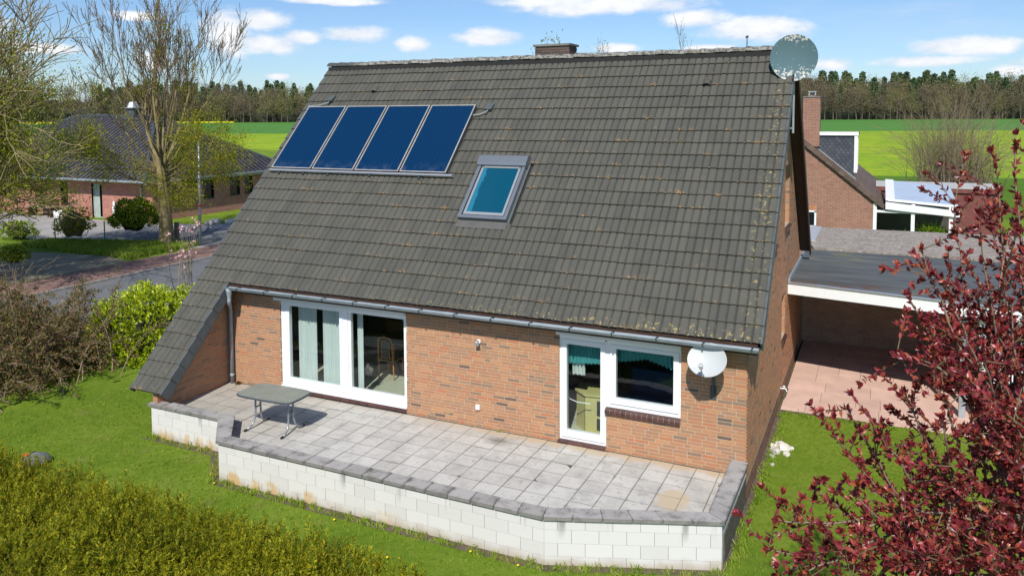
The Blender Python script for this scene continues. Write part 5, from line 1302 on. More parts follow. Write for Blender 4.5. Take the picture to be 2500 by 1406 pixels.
for (a, b, c, d) in holesE:
    m = MB(); x = LX1 - .12
    for q in ((a, b, c, c + .07), (a, b, d - .07, d), (a, a + .07, c, d), (b - .07, b, c, d)): m.box(x - .05, x, *q)
    w1 = wpart('window', m, M_anth, lh); m = MB(); m.box(x - .03, x - .02, a + .07, b - .07, c + .07, d - .07); wpart('pane', m, M_darkglass, w1)
    m = MB(); m.box(LX1 - .1, LX1 + .05, a, b, c - .08, c - .01); wpart('sill', m, M_pave_red, w1)
for i, (a, b, c, d) in enumerate(holesS):
    m = MB(); y = LY0 + .12
    for q in ((a, b, c, c + .07), (a, b, d - .07, d), (a, a + .07, c, d), (b - .07, b, c, d)): m.box(q[0], q[1], y, y + .05, q[2], q[3])
    w1 = wpart('door' if i == 1 else 'window', m, M_palegreen if i == 1 else M_anth, lh)
    m = MB(); m.box(a + .07, (a + b) / 2 + .1 if i == 1 else b - .07, y + .02, y + .03, c + .07, d - .07); wpart('door_leaf' if i == 1 else 'pane', m, M_palegreen if i == 1 else M_darkglass, w1)
ez, ov = 2.12, .75; ex0, ex1, ey0, ey1 = LX0 - ov, LX1 + ov * .6, LY0 - .9, LY1 + ov; half = (ey1 - ey0) / 2; rz_ = ez + half * math.tan(rad(31)); ym = (ey0 + ey1) / 2
A_, B_, C_, D_ = (ex0, ey0, ez), (ex1, ey0, ez), (ex1, ey1, ez), (ex0, ey1, ez); R0, R1 = (ex0 + half, ym, rz_), (ex1 - half, ym, rz_); ls = half / math.cos(rad(31))
m = MB()
m.face([B_, C_, R1], 0, [(0, 0), (ey1 - ey0, 0), (half, ls)]); m.face([A_, B_, R1, R0], 0, [(0, 0), (ex1 - ex0, 0), (ex1 - ex0 - half, ls), (half, ls)])
m.face([C_, D_, R0, R1], 0, [(0, 0), (ex1 - ex0, 0), (ex1 - ex0 - half, ls), (half, ls)]); m.face([D_, A_, R0], 0, [(0, 0), (ey1 - ey0, 0), (half, ls)])
lr = wpart('roof', m, M_lhroof, lh)
m = MB()
for a, b in ((B_, R1), (C_, R1), (R1, R0), (A_, R0)): m.tube([a, b], .12, 6)
wpart('hip_tiles', m, M_zincdark, lr)
m = MB(); m.box(ex1 - .02, ex1 + .10, ey0, ey1, ez - .10, ez + .02); m.box(ex0, ex1, ey0 - .1, ey0 + .02, ez - .10, ez + .02); wpart('gutter', m, M_zinc, lh)
m = MB(); m.box(ex0, ex1, ey0, ey1, ez - .14, ez - .10); m.box(ex1 - .06, ex1 - .0, ey0, ey1, ez - .22, ez - .1); wpart('eaves_board', m, simple('pale_eaves', (.42, .42, .40), .7), lh)
m = MB(); m.tube([(LX1 - .9, LY0 - .08, 2.0), (LX1 - .9, LY0 - .08, G0)], .06, 8); wpart('downpipe', m, M_zinc, lh)
cq = link('chimney', None, lh); cq.matrix_parent_inverse = lh.matrix_basis.inverted()
cc = Vector((-42.8, ym, rz_))
m = MB(); m.box(cc.x - .5, cc.x + .5, cc.y - .4, cc.y + .4, cc.z - .4, cc.z + .55); wpart('stack', m, M_slate, cq)
m = MB(); m.box(cc.x - .65, cc.x + .65, cc.y - .55, cc.y + .55, cc.z + .55, cc.z + .62); m.lathe([(.45, .62), (.28, 1.0), (0, 1.08)], (cc.x, cc.y, cc.z), seg=8); wpart('cap', m, M_greyalu_l, cq)
# things in front of the bungalow
def pot(label, p, r, h, mat, cat='pot'):
    t = thing('planter' if cat == 'pot' else cat, label, cat, p); m = MB(); m.lathe([(0, 0), (r * .75, 0), (r, h), (r * .9, h), (r * .85, h * .9), (0, h * .9)], (0, 0, 0), seg=12); obj('body', m, mat, t, smooth=True); return t
pot('wooden barrel standing before the bungalow door', (-39.9, 19.6, G0), .35, .9, M_logwood, 'barrel')
pot('white round planter beside the wooden barrel', (-41.0, 19.8, G0), .4, .55, M_white)
t = thing('garden_figure', 'white garden figure against the bungalow wall', 'statue', (-36.9, 20.6, G0)); m = MB(); m.lathe([(0, 0), (.15, 0), (.13, .3), (.10, .7), (.13, .9), (.07, 1.05), (.09, 1.2), (0, 1.3)], (0, 0, 0), seg=10); obj('body', m, M_white, t, smooth=True)
t = thing('garden_bench', 'dark garden bench under the bungalow window', 'bench', (-43.2, 20.4, G0)); m = MB(); m.box(-1.5, .9, -.3, .3, .62, .70); obj('seat', m, M_logwood, t)
for x in (-1.4, .8): m = MB(); m.box(x - .05, x + .05, -.28, .28, 0, .62); obj('leg', m, M_wood_dark, t)
m = MB(); m.box(-1.5, .9, .27, .32, .70, 1.1); obj('backrest', m, M_wood_dark, t)

# ------------------------------------------------------------------ street furniture, stones, small garden things
t = thing('street_pole', 'slim grey galvanised pole with a red band beside the street', 'pole', (-24.6, 15.9, G0))
m = MB(); m.tube([(0, 0, 0), (0.06, 0, 2.6), (.12, 0, 5.35)], [.085, .075, .05], 10); obj('shaft', m, M_pole, t, smooth=True)
m = MB(); m.tube([(.047, 0, 2.0), (.05, 0, 2.12)], .083, 10); obj('band', m, M_redstripe, t)
t = thing('timber_post', 'weathered timber post on the verge beside the asphalt drive', 'post', (-26.9, 16.5, G0))
m = MB(); m.tube([(0, 0, 0), (0.02, 0, 1.0)], [.14, .12], 8); obj('log', m, M_logwood, t)
t = thing('timber_post', 'dark timber carport post at the left edge of the photo', 'post', (-30.9, 9.0, G0))
m = MB(); m.box(-.3, -.06, -.06, .06, 0, 2.9); m.box(0, .10, -.06, .06, 0, 2.9); obj('beam', m, M_wood_dark, t)
for i, (p, lb) in enumerate((((-32.2, 13.4), 'green fence post left of the flowering shrub'), ((-29.2, 14.0), 'green fence post left of the round laurel bush'))):
    t = thing('fence_post', lb, 'post', (*p, G0), 'green fence posts'); m = MB(); m.tube([(0, 0, 0), (0, 0, 1.25)], .03, 6); obj('rod', m, M_greenpl, t)
def rock_mesh(name, seed, mat=M_stone):
    r = random.Random(seed); import bmesh
    bm = bmesh.new(); bmesh.ops.create_icosphere(bm, subdivisions=2, radius=1)
    for v in bm.verts:
        n = v.co.normalized(); v.co *= 0.85 + .25 * math.sin(n.x * 3 + seed) * math.cos(n.y * 4 + seed * 2) + r.uniform(-.04, .04)
        v.co.z *= .7
    me = bpy.data.meshes.new(name); bm.to_mesh(me); bm.free(); me.materials.append(mat); return me
RK = [rock_mesh('boulder', s) for s in range(4)]
rk = random.Random(9)
stone_pts = [(-30.0 + k * .12 + rk.uniform(-.3, .3), 21.9 + k * .33 + rk.uniform(-.25, .25)) for k in range(16)]
for k, (x, y) in enumerate(stone_pts):
    o = link('boulder', RK[k % 4], None, (x, y, G0 + .12), (0, 0, rk.uniform(0, 6))); s = rk.uniform(.18, .36); o.scale = (s, s, s)
    tag(o, ['field stone at the pole end of the row edging the bungalow lawn', 'field stone in the row edging the bungalow lawn, %s from the street pole'][k > 0] % (() if k == 0 else (['', 'second', 'third', 'fourth', 'fifth', 'sixth', 'seventh', 'eighth', 'ninth', 'tenth', 'eleventh', 'twelfth', 'thirteenth', 'fourteenth', 'fifteenth', 'last'][k],)), 'stone', 'stones edging the bungalow lawn')
for k, (x, y, s) in enumerate(((4.98, 2.35, .12), (5.12, 2.55, .14), (5.03, 2.75, .10), (5.2, 2.3, .08), (4.93, 2.58, .09), (5.25, 2.62, .07), (4.95, 2.1, .07), (5.0, 1.75, .05))):
    o = link('stone', RK[(k + 1) % 4], None, (x, y, G0 + s * .3), (0, 0, k)); o.scale = (s, s, s); tag(o, '%s rubble stone in the heap at the foot of the gable wall' % ['second largest', 'largest', 'rearmost', 'outermost small', 'innermost', 'smallest outer', 'small front', 'lone tiny nearest'][k], 'stone', 'rubble stones by the gable wall')
t = thing('robot_mower', 'dark robot lawn mower with orange panel half hidden behind the hedge', 'mower', (-7.75, -4.0, G0), None, (0, 0, rad(20))); t.scale = (.85, .85, .8)
m = MB(); m.lathe([(0, .24), (.18, .23), (.30, .17), (.36, .08), (.36, .04), (0, .04)], (0, 0, 0), seg=20, sc=(1, .75)); obj('shell', m, M_mower, t, smooth=True)
m = MB(); m.prism([(-.28, -.08, .19), (-.08, -.12, .235), (-.06, .02, .245), (-.26, .06, .20)], (0, 0, .012)); obj('panel', m, M_orange, t)
m = MB(); m.prism([(.0, -.1, .243), (.16, -.08, .225), (.14, .06, .23), (.0, .08, .247)], (0, 0, .012)); m.prism([(-.30, -.16, .12), (-.1, -.20, .15), (-.1, -.17, .18), (-.28, -.12, .17)], (0, 0, .01)); obj('cover', m, M_greyalu_l, t)
for sy in (-1, 1): m = MB(); m.tube([(-.15, sy * .22, .09), (-.15, sy * .27, .09)], .10, 14); obj('wheel', m, M_black, t)
def dandelion(p, lb):
    t = thing('dandelion', 'yellow dandelion ' + lb, 'flower', p, 'dandelions by the block wall'); t.scale = (.65, .65, .65)
    m = MB(); m.tube([(0, 0, 0), (.01, 0, .07)], .004, 4); obj('stem', m, M_green_l, t); m = MB(); m.lathe([(0, .06), (.03, .07), (.032, .085), (.0, .095)], (0.01, 0, 0), seg=9); obj('flower', m, M_yellow, t)
for p, lb in (((-4.25, -3.0), 'beside the left corner of the block wall, rear one'), ((-3.95, -3.22), 'in front of the left corner of the block wall'), ((1.25, -3.25), 'at the wall foot, second left of the bend'), ((2.05, -3.28), 'at the wall foot just left of the bend'), ((0.2, -3.9), 'alone in the lawn beside the hedge'), ((3.0, -3.2), 'at the wall foot right of the bend'), ((-1.2, -3.35), 'at the middle of the long block wall')): dandelion((*p, G0), lb)
o = sheet('soil_edge', [(-6.85, -2.15), (-6.9, -2.3), (-4.95, -2.32), (-4.1, -3.2), (-1, -3.22), (2.4, -3.2), (4.8, -2.25), (4.87, 0), (4.88, 4.6), (4.74, 4.6), (4.74, -2.1), (2.37, -3.0), (-4.0, -3.0), (-4.86, -2.1)], G0 + .004, M_soil)

# ------------------------------------------------------------------ lawn tufts (one uncountable mass)
def tuft_mesh(nb, h, w, mat, name):
    v = []; f = []; r = random.Random(3)
    for k in range(nb):
        a = r.uniform(0, 6.28); l = h * r.uniform(.6, 1); b = r.uniform(.1, .7); x, y = r.gauss(0, .018), r.gauss(0, .018); dx, dy = math.cos(a), math.sin(a); n = len(v)
        v += [(x - dy * w, y + dx * w, 0), (x + dy * w, y - dx * w, 0), (x + dx * l * b * .4 + dy * w * .7, y + dy * l * b * .4 - dx * w * .7, l * .6), (x + dx * l * b, y + dy * l * b, l)]
        f += [(n, n + 1, n + 2), (n, n + 2, n + 3)]
    me = bpy.data.meshes.new(name); me.from_pydata(v, [], f); me.materials.append(mat); return me
def scatter_region(n, x0, x1, y0, y1, ok):
    P = np.column_stack([RNG.uniform(x0, x1, n), RNG.uniform(y0, y1, n), np.full(n, G0)]); return P[[ok(p[0], p[1]) for p in P]]
def in_terrace(x, y):
    if y > -2.15 and -6.95 < x < 4.9: return True
    if x > -4.9 and x < 4.9:
        lim = -3.1 if -4.0 < x < 2.37 else (-2.15 - (x + 4.86) * 1.06 if x <= -4.0 else -3.1 + (x - 2.37) * .40)
        return y > lim
    return False
def ok_l(x, y): return not in_terrace(x, y) and not (x > 4.82 and y > 4.62) and not (x < -9.8 and y > -2.5 and (x + 13) ** 2 + y ** 2 < 12)
Pl = scatter_region(60000, -14, 10, -7.5, 5.0, ok_l)
Pl = Pl[~((Pl[:, 0] > -6.9) & (Pl[:, 0] < 4.85) & (Pl[:, 1] > -2.0))]
nR = len(Pl)
lw = scatter('lawn_grass', Pl, np.column_stack([RNG.normal(0, .15, nR), RNG.normal(0, .15, nR), RNG.uniform(0, 6.28, nR)]), RNG.uniform(.35, 1.05, nR) ** 1.3, tuft_mesh(9, .055, .0028, M_blade, 'tuft'))
tag(lw, 'short mown lawn grass around the house', 'grass', kind='stuff')
# longer tufts at the foot of walls
Q = []
for (a, b) in (((-6.9, -2.22), (-4.9, -2.22)), ((-4.9, -2.25), (-4.05, -3.15)), ((-4.05, -3.15), (2.4, -3.16)), ((2.4, -3.16), (4.85, -2.2)), ((4.88, -2.2), (4.95, 4.5)), ((5.0, 4.52), (11, 4.7))):
    L = math.dist(a, b); k = int(L * 26)
    for i in range(k):
        t_ = random.random(); Q.append((a[0] + (b[0] - a[0]) * t_ + random.gauss(0, .05), a[1] + (b[1] - a[1]) * t_ + random.gauss(0, .05), G0))
Q = np.array(Q); nQ = len(Q)
lw2 = scatter('edge_grass', Q, np.column_stack([RNG.normal(0, .3, nQ), RNG.normal(0, .3, nQ), RNG.uniform(0, 6.28, nQ)]), RNG.uniform(.8, 2.3, nQ), tuft_mesh(9, .06, .003, M_blade, 'long_tuft'))
tag(lw2, 'longer unmown grass along the foot of the walls', 'grass', kind='stuff')
Pv = scatter_region(9000, -33, -24.6, 11.6, 16.2, lambda x, y: y > 12 - .05 * (x + 30) and y < 13.6 + (x + 33) * .28)
nv_ = len(Pv); lw3 = scatter('verge_grass', Pv, np.column_stack([RNG.normal(0, .2, nv_), RNG.normal(0, .2, nv_), RNG.uniform(0, 6.28, nv_)]), RNG.uniform(2, 5.5, nv_), tuft_mesh(9, .06, .004, M_blade, 'verge_tuft'))
tag(lw3, 'rough grass on the verge under the bare tree', 'grass', kind='stuff')

# ------------------------------------------------------------------ yew hedge in the foreground
hd = thing('yew_hedge', 'broad yellow-green clipped yew hedge in the lower left corner', 'hedge', (-3, -8, G0))
def hedge_top(x, y):
    e = min(1, max(0, (2.25 - x) / .5)) * min(1, max(0, (-5.95 - y) / .35)); return (G0 + 1.45 * (e ** .4) + .06 * math.sin(x * 2.1) + .05 * math.sin(y * 3 + x)) if e > 0 else G0
m = MB(); nx, ny = 60, 26; vs = []
for i in range(nx + 1):
    for j in range(ny + 1):
        x = -12.5 + 14.7 * i / nx; y = -10.6 + 4.55 * j / ny; vs.append((x, y, max(G0, hedge_top(x, y) - .22)))
m.idx(vs, [(i * (ny + 1) + j, (i + 1) * (ny + 1) + j, (i + 1) * (ny + 1) + j + 1, i * (ny + 1) + j + 1) for i in range(nx) for j in range(ny)]); wpart('branch_core', m, M_hedgecore, hd)
def sprig_mesh(mat, name, L=.23, n=26):
    v = []; f = []; r = random.Random(8)
    v += [(-.002, 0, 0), (.002, 0, 0), (0, 0, L)]; f.append((0, 1, 2))
    for k in range(n):
        z = L * (.12 + .88 * k / n); a = r.uniform(0, 6.28); l = .044 * (1.15 - .6 * k / n); n0 = len(v); dx, dy = math.cos(a), math.sin(a); w = .0055
        v += [(0, 0, z - .004), (dx * l * .5 - dy * w, dy * l * .5 + dx * w, z + l * .30), (dx * l, dy * l, z + l * .65), (dx * l * .5 + dy * w, dy * l * .5 - dx * w, z + l * .30)]; f.append((n0, n0 + 1, n0 + 2, n0 + 3))
    me = bpy.data.meshes.new(name); me.from_pydata(v, [], f); me.materials.append(mat); return me
nH = 40000; X = RNG.uniform(-9.5, 2.25, nH); Y = RNG.uniform(-10.0, -5.93, nH); Zt = np.array([hedge_top(a, b) for a, b in zip(X, Y)])
keep = (Zt > G0 + .1); X, Y, Zt = X[keep], Y[keep], Zt[keep]; 
cl = np.sin(X * 5.3 + 1.3 * np.sin(Y * 4.1)) * np.sin(Y * 6.1 + 1.7 * np.sin(X * 3.7)) + .6 * np.sin(X * 13.1 + Y * 7.7) * np.sin(Y * 15.3 - X * 4.2)
Z = Zt - .15 + .095 * cl - RNG.uniform(0, .10, len(X))
edge = RNG.random(len(X))
nF = 9000; Xf = RNG.uniform(-9.5, 2.1, nF); Yf = np.full(nF, -6.0) + RNG.normal(0, .04, nF); Zf = RNG.uniform(G0, .9, nF)
P = np.vstack([np.column_stack([X, Y, Z]), np.column_stack([Xf, Yf, Zf])]); nT = len(P)
tilt = np.column_stack([RNG.normal(0, .42, nT), RNG.normal(0, .42, nT), RNG.uniform(0, 6.28, nT)])
S = RNG.uniform(.45, 1.15, nT); S[RNG.random(nT) < .035] *= 1.7
hf = scatter('foliage', P, tilt, S, sprig_mesh(M_yew, 'yew_sprig'), hd); pin(hf); hf['kind'] = 'stuff'

# ------------------------------------------------------------------ trees and shrubs
def grow(base, d0, length, r0, depth, rng, segs, tips, up=.25, split=(3, 5), lr=.68, spread=.55, jitter=.12, minr=.006, steps=4, tipd=1):
    p = Vector(base); d = Vector(d0).normalized(); n = steps; pts = [p.copy()]; rs = [r0]
    r1 = r0 * .55
    for i in range(n):
        d = (d + Vector((rng.gauss(0, jitter), rng.gauss(0, jitter), rng.gauss(0, jitter) + up * .12))).normalized()
        q = p + d * (length / n); ra = r0 + (r1 - r0) * i / n; rb = r0 + (r1 - r0) * (i + 1) / n
        segs.append((tuple(p), tuple(q), max(ra, minr), max(rb, minr), depth)); p = q; pts.append(p.copy()); rs.append(rb)
    if depth <= tipd: tips.append((tuple(p), tuple(d)))
    if depth == 0:
        return
    k = rng.randint(*split)
    for j in range(k):
        t = rng.uniform(.35, 1.0) if j else 1.0; i = min(n, max(1, int(round(t * n)))); sp = pts[i]
        dd = d.copy(); ax = dd.orthogonal().normalized(); ax.rotate(Matrix.Rotation(rng.uniform(0, 6.28), 3, dd)); ang = spread * rng.uniform(.5, 1.2) * (.5 if j == 0 else 1)
        dd.rotate(Matrix.Rotation(ang, 3, ax)); dd = (dd + Vector((0, 0, up * .3))).normalized()
        grow(sp, dd, length * lr * rng.uniform(.8, 1.15), rs[i] * .62, depth - 1, rng, segs, tips, up, split, lr, spread, jitter, minr, steps, tipd)
def tree_obj(name, label, base, segs, tips, bark, leafmat=None, leaf=None, nleaf=0, lsize=.05, lspread=.15, group=None, cat='tree', trunk_depth=None, zlim=None, twigmat=None, ldir=None):
    t = thing(name, label, cat, base, group); b = Vector(base)
    md = max(s[4] for s in segs); cut = md - 1 if trunk_depth is None else trunk_depth
    sg = [(tuple(Vector(s[0]) - b), tuple(Vector(s[1]) - b), s[2], s[3]) for s in segs if s[4] >= cut]
    if sg: link('trunk', tubes_mesh('trunk', sg, bark, 9), t)
    sg = [(tuple(Vector(s[0]) - b), tuple(Vector(s[1]) - b), s[2], s[3]) for s in segs if s[4] < cut]
    if sg: o = link('branches', tubes_mesh('branches', sg, twigmat or bark, 4), t)
    if leafmat is not None and nleaf:
        T = np.array([x[0] for x in tips], np.float32); Dd = np.array([x[1] for x in tips], np.float32)
        if zlim is not None:
            k = RNG.random(len(T)) < np.array([zlim(z) for z in T[:, 2]]); T, Dd = T[k], Dd[k]
        idx = RNG.integers(0, len(T), nleaf); P = T[idx] - np.array(base) + RNG.normal(size=(nleaf, 3)) * lspread
        D = Dd[idx] * .5 + RNG.normal(size=(nleaf, 3)) + (0, 0, .3)
        o = link('crown', spray('crown', P, D, RNG.uniform(.6, 1.2, nleaf) * lsize, leafmat, leaf or leaf_tmpl(.5)), t); o['kind'] = 'stuff'
    return t
# tall bare tree on the verge: two stems, ascending limbs, young leaves low down
rg = random.Random(17); segs, tips = [], []
B1 = Vector((-26.6, 15.6, G0)); 
segs.append((tuple(B1), tuple(B1 + Vector((0, 0, .5))), .48, .36, 6))
grow(B1 + Vector((0, 0, .4)), (0.01, 0, 1), 3.6, .36, 0, rg, segs, [], up=.1, jitter=.03, steps=5)
segs = [(a, b, c, d, 6) for a, b, c, d, e in segs]
top = Vector(segs[-1][1])
for k in range(15):
    a = k * 2.4 + rg.uniform(-.3, .3); tl = .06 + .80 * (k / 15) ** .9; st = top - Vector((0, 0, rg.uniform(0, 1.0)))
    grow(st, (math.cos(a) * tl, math.sin(a) * tl, 1), rg.uniform(4.4, 5.4) * (1 - .14 * k / 15), .085 - .0025 * k, 4, rg, segs, tips, up=.36, split=(3, 4), lr=.55, spread=.46, jitter=.07, minr=.010, steps=6)
for k in range(14):
    a = k * 2.1; st = top - Vector((0, 0, rg.uniform(.1, 1.2)))
    grow(st, (math.cos(a), math.sin(a), .30), rg.uniform(1.8, 3.0), .05, 3, rg, segs, tips, up=.05, split=(3, 4), lr=.66, spread=.6, jitter=.12, minr=.008)
bt = tree_obj('bare_tree', 'tall nearly leafless tree on the verge beside the street', B1, segs, tips, M_bark, M_spring, leaf_tmpl(.6), 30000, .09, .20, trunk_depth=4, twigmat=M_twig,
              zlim=lambda z: 1.0 if z < 6.3 else (.18 if z < 8 else .015))
segs, tips = [], []
grow((-25.75, 14.95, G0), (-.06, 0, 1), 4.4, .23, 0, rg, segs, [], up=.1, jitter=.025, steps=6); segs = [(a, b, c, d, 5) for a, b, c, d, e in segs]
for k in range(5): grow(segs[-1][1], (rg.gauss(0, .25), rg.gauss(0, .25), 1), 3.2, .09, 3, rg, segs, tips, up=.4, spread=.4, lr=.62, minr=.009)
tree_obj('slim_tree', 'slim grey stem growing against the tall bare tree', (-25.75, 14.95, G0), segs, tips, M_bark, M_spring, leaf_tmpl(.6), 900, .07, .2, trunk_depth=3, twigmat=M_twig)
# leafy tree at the left edge
rg = random.Random(23); segs, tips = [], []
B2 = Vector((-27.4, 4.6, G0))
grow(B2, (.0, 0.05, 1), 3.2, .36, 0, rg, segs, [], up=.1, jitter=.04, steps=4); segs = [(a, b, c, d, 6) for a, b, c, d, e in segs]
for k in range(24):
    a = k * 2.4; tl = .35 + 1.3 * (k / 24); st = Vector(segs[3][1]) - Vector((0, 0, rg.uniform(0, 1.0)))
    grow(st, (math.cos(a) * tl, math.sin(a) * tl, .9 if k < 14 else .30), rg.uniform(4.2, 5.6) * (1 if k < 14 else .75), .125 - .003 * k, 3, rg, segs, tips, up=.26 if k < 14 else .10, split=(6, 8), lr=.60, spread=.62, jitter=.15, minr=.013, steps=5)
tree_obj('budding_tree', 'broad mossy tree in young leaf at the left edge', B2, segs, tips, M_bark, M_budleaf, leaf_tmpl(.6), 85000, .085, .24, trunk_depth=3, twigmat=M_bark, zlim=lambda z: (.12 if z < 2.6 else 1.0) if z < 7.6 else (.5 if z < 9 else .1))

# dark copper-leaved plum close on the right
rg = random.Random(31); segs, tips = [], []
RB = Vector((8.15, -7.1, G0)); 
def limb(pts, r0, r1, n=10, dep=5):
    P = [Vector(p) for p in pts]; out = []
    for i in range(len(P) - 1):
        for j in range(n):
            out.append(P[i].lerp(P[i + 1], j / n) + Vector((rg.gauss(0, .012), rg.gauss(0, .012), rg.gauss(0, .012))))
    out.append(P[-1]); L = len(out)
    for i in range(L - 1): ra = r0 + (r1 - r0) * i / L; rb = r0 + (r1 - r0) * (i + 1) / L; segs.append((tuple(out[i]), tuple(out[i + 1]), ra, rb, dep))
    return out
trunk_top = at_px(2530, 1330, 5.6)
limb([RB, trunk_top], .10, .065, 6, 6)
targets = [((2480, 330), 5.6), ((2440, 470), 5.4), ((2330, 500), 5.8), ((2480, 560), 5.0), ((2250, 610), 5.5), ((2400, 640), 5.2), ((2215, 720), 5.6), ((2330, 760), 5.1), ((2470, 740), 4.8), ((2190, 860), 5.3), ((2280, 900), 5.0), ((2400, 880), 4.8),
           ((2210, 960), 5.4), ((2070, 1000), 5.5), ((2150, 1060), 5.3), ((2300, 1020), 4.9), ((2450, 1000), 4.6), ((2070, 1110), 5.3), ((2200, 1130), 5.0), ((2350, 1140), 4.7), ((2480, 1150), 4.5), ((1990, 1190), 5.2), ((2090, 1210), 5.0),
           ((2230, 1240), 4.8), ((2400, 1270), 4.5), ((1900, 1270), 5.1), ((1875, 1340), 5.1), ((2010, 1300), 4.9), ((2150, 1330), 4.7), ((2300, 1370), 4.5), ((2470, 1370), 4.3), ((1960, 1400), 4.9), ((2080, 1420), 4.7), ((2230, 1440), 4.5),
           ((2560, 420), 5.4), ((2580, 700), 5.0), ((2600, 950), 4.8), ((2600, 1200), 4.6), ((2520, 620), 5.9), ((2420, 560), 5.9), ((2300, 680), 5.9), ((2360, 960), 5.6), ((2250, 1060), 5.7), ((2500, 880), 5.5),
           ((2540, 820), 5.2), ((2420, 790), 5.5), ((2480, 1080), 5.2), ((2330, 830), 5.5), ((2440, 1200), 5.0), ((2540, 1060), 4.9), ((2380, 1060), 5.1), ((2290, 1180), 5.2), ((2170, 1270), 5.1), ((2540, 1290), 4.7), ((2380, 720), 5.6), ((2490, 670), 5.3)]
shoots = []
for (pxy, dd) in targets:
    T = at_px(pxy[0], pxy[1], dd); a = trunk_top.lerp(RB, rg.uniform(-.35, .55)) ; mid = a.lerp(T, .5) + Vector((rg.gauss(0, .08), rg.gauss(0, .08), -.10 + rg.gauss(0, .05)))
    m1 = a.lerp(mid, .5) + Vector((0, 0, -.02)); pts = limb([a, mid, T], .015, .004, 8, 4)
    shoots.append(pts[7:]); k = rg.randint(11, 15)
    for j in range(k):
        q = pts[rg.randint(6, len(pts) - 1)]; d = (T - mid).normalized(); dv = Vector((rg.gauss(0, .7), rg.gauss(0, .7), rg.gauss(0, .7) + .15)); e = q + (d * rg.uniform(.3, 1) + dv).normalized() * rg.uniform(.14, .40)
        m2 = q.lerp(e, .5) + Vector((0, 0, rg.uniform(-.01, .03))); segs.append((tuple(q), tuple(m2), .0045, .0035, 2)); segs.append((tuple(m2), tuple(e), .0035, .002, 2)); shoots.append([q.lerp(m2, .5), m2, m2.lerp(e, .5), e])
LP, LD = [], []
for s in shoots:
    for i in range(len(s) - 1):
        a, b = s[i], s[i + 1]; d = (b - a)
        if d.length < 1e-5: continue
        dn = d.normalized(); nL = max(1, int(d.length / .022 * 2.1))
        for k in range(nL):
            p = a.lerp(b, rg.random()); o_ = Vector((rg.gauss(0, 1), rg.gauss(0, 1), rg.gauss(0, 1) + .25)).normalized(); LP.append(tuple(p)); LD.append(tuple((dn * .75 + o_ * .8).normalized()))
    e = s[-1]; dn = (s[-1] - s[-2]).normalized()
    for k in range(11):
        o_ = Vector((rg.gauss(0, 1), rg.gauss(0, 1), rg.gauss(0, 1))).normalized(); LP.append(tuple(e)); LD.append(tuple((dn * 1.0 + o_ * .7).normalized()))
LP = np.array(LP) - np.array(RB); LD = np.array(LD); nl = len(LP); LS = RNG.uniform(.032, .060, nl)
rt = thing('copper_plum_tree', 'dark red-leaved plum tree filling the right edge', 'tree', RB)
link('trunk', tubes_mesh('trunk', [(tuple(Vector(s[0]) - RB), tuple(Vector(s[1]) - RB), s[2], s[3]) for s in segs if s[4] >= 4], M_twig_l, 7), rt)
link('twigs', tubes_mesh('twigs', [(tuple(Vector(s[0]) - RB), tuple(Vector(s[1]) - RB), s[2], s[3]) for s in segs if s[4] < 4], M_twig, 4), rt)
RT_T = leaf_oval(.46, .08, .20)
dcam = np.linalg.norm(LP + np.array(RB) - np.array(CAM), axis=1); vis = (np.array([(Vector(p) + RB - CAM).dot(RM.col[0]) / max(.1, (Vector(p) + RB - CAM).dot(RM.col[1])) for p in LP]) < 1230 / FPX)
order = np.argsort(dcam + np.where(vis, 0, 50)); one, rest = order[:300], order[300:]
LEAF_ME = np_mesh('leaf', RT_T[0], RT_T[1], M_red); RR = frames(LD)
for i in one:
    o = link('leaf', LEAF_ME, rt); R3 = Matrix([[float(RR[i][a][b]) for b in range(3)] for a in range(3)]).to_4x4(); o.matrix_basis = Matrix.Translation(Vector(LP[i])) @ R3 @ Matrix.Diagonal((LS[i], LS[i], LS[i], 1))
o = link('foliage', spray('foliage', LP[rest], LD[rest], LS[rest], M_red, RT_T), rt); o['kind'] = 'stuff'

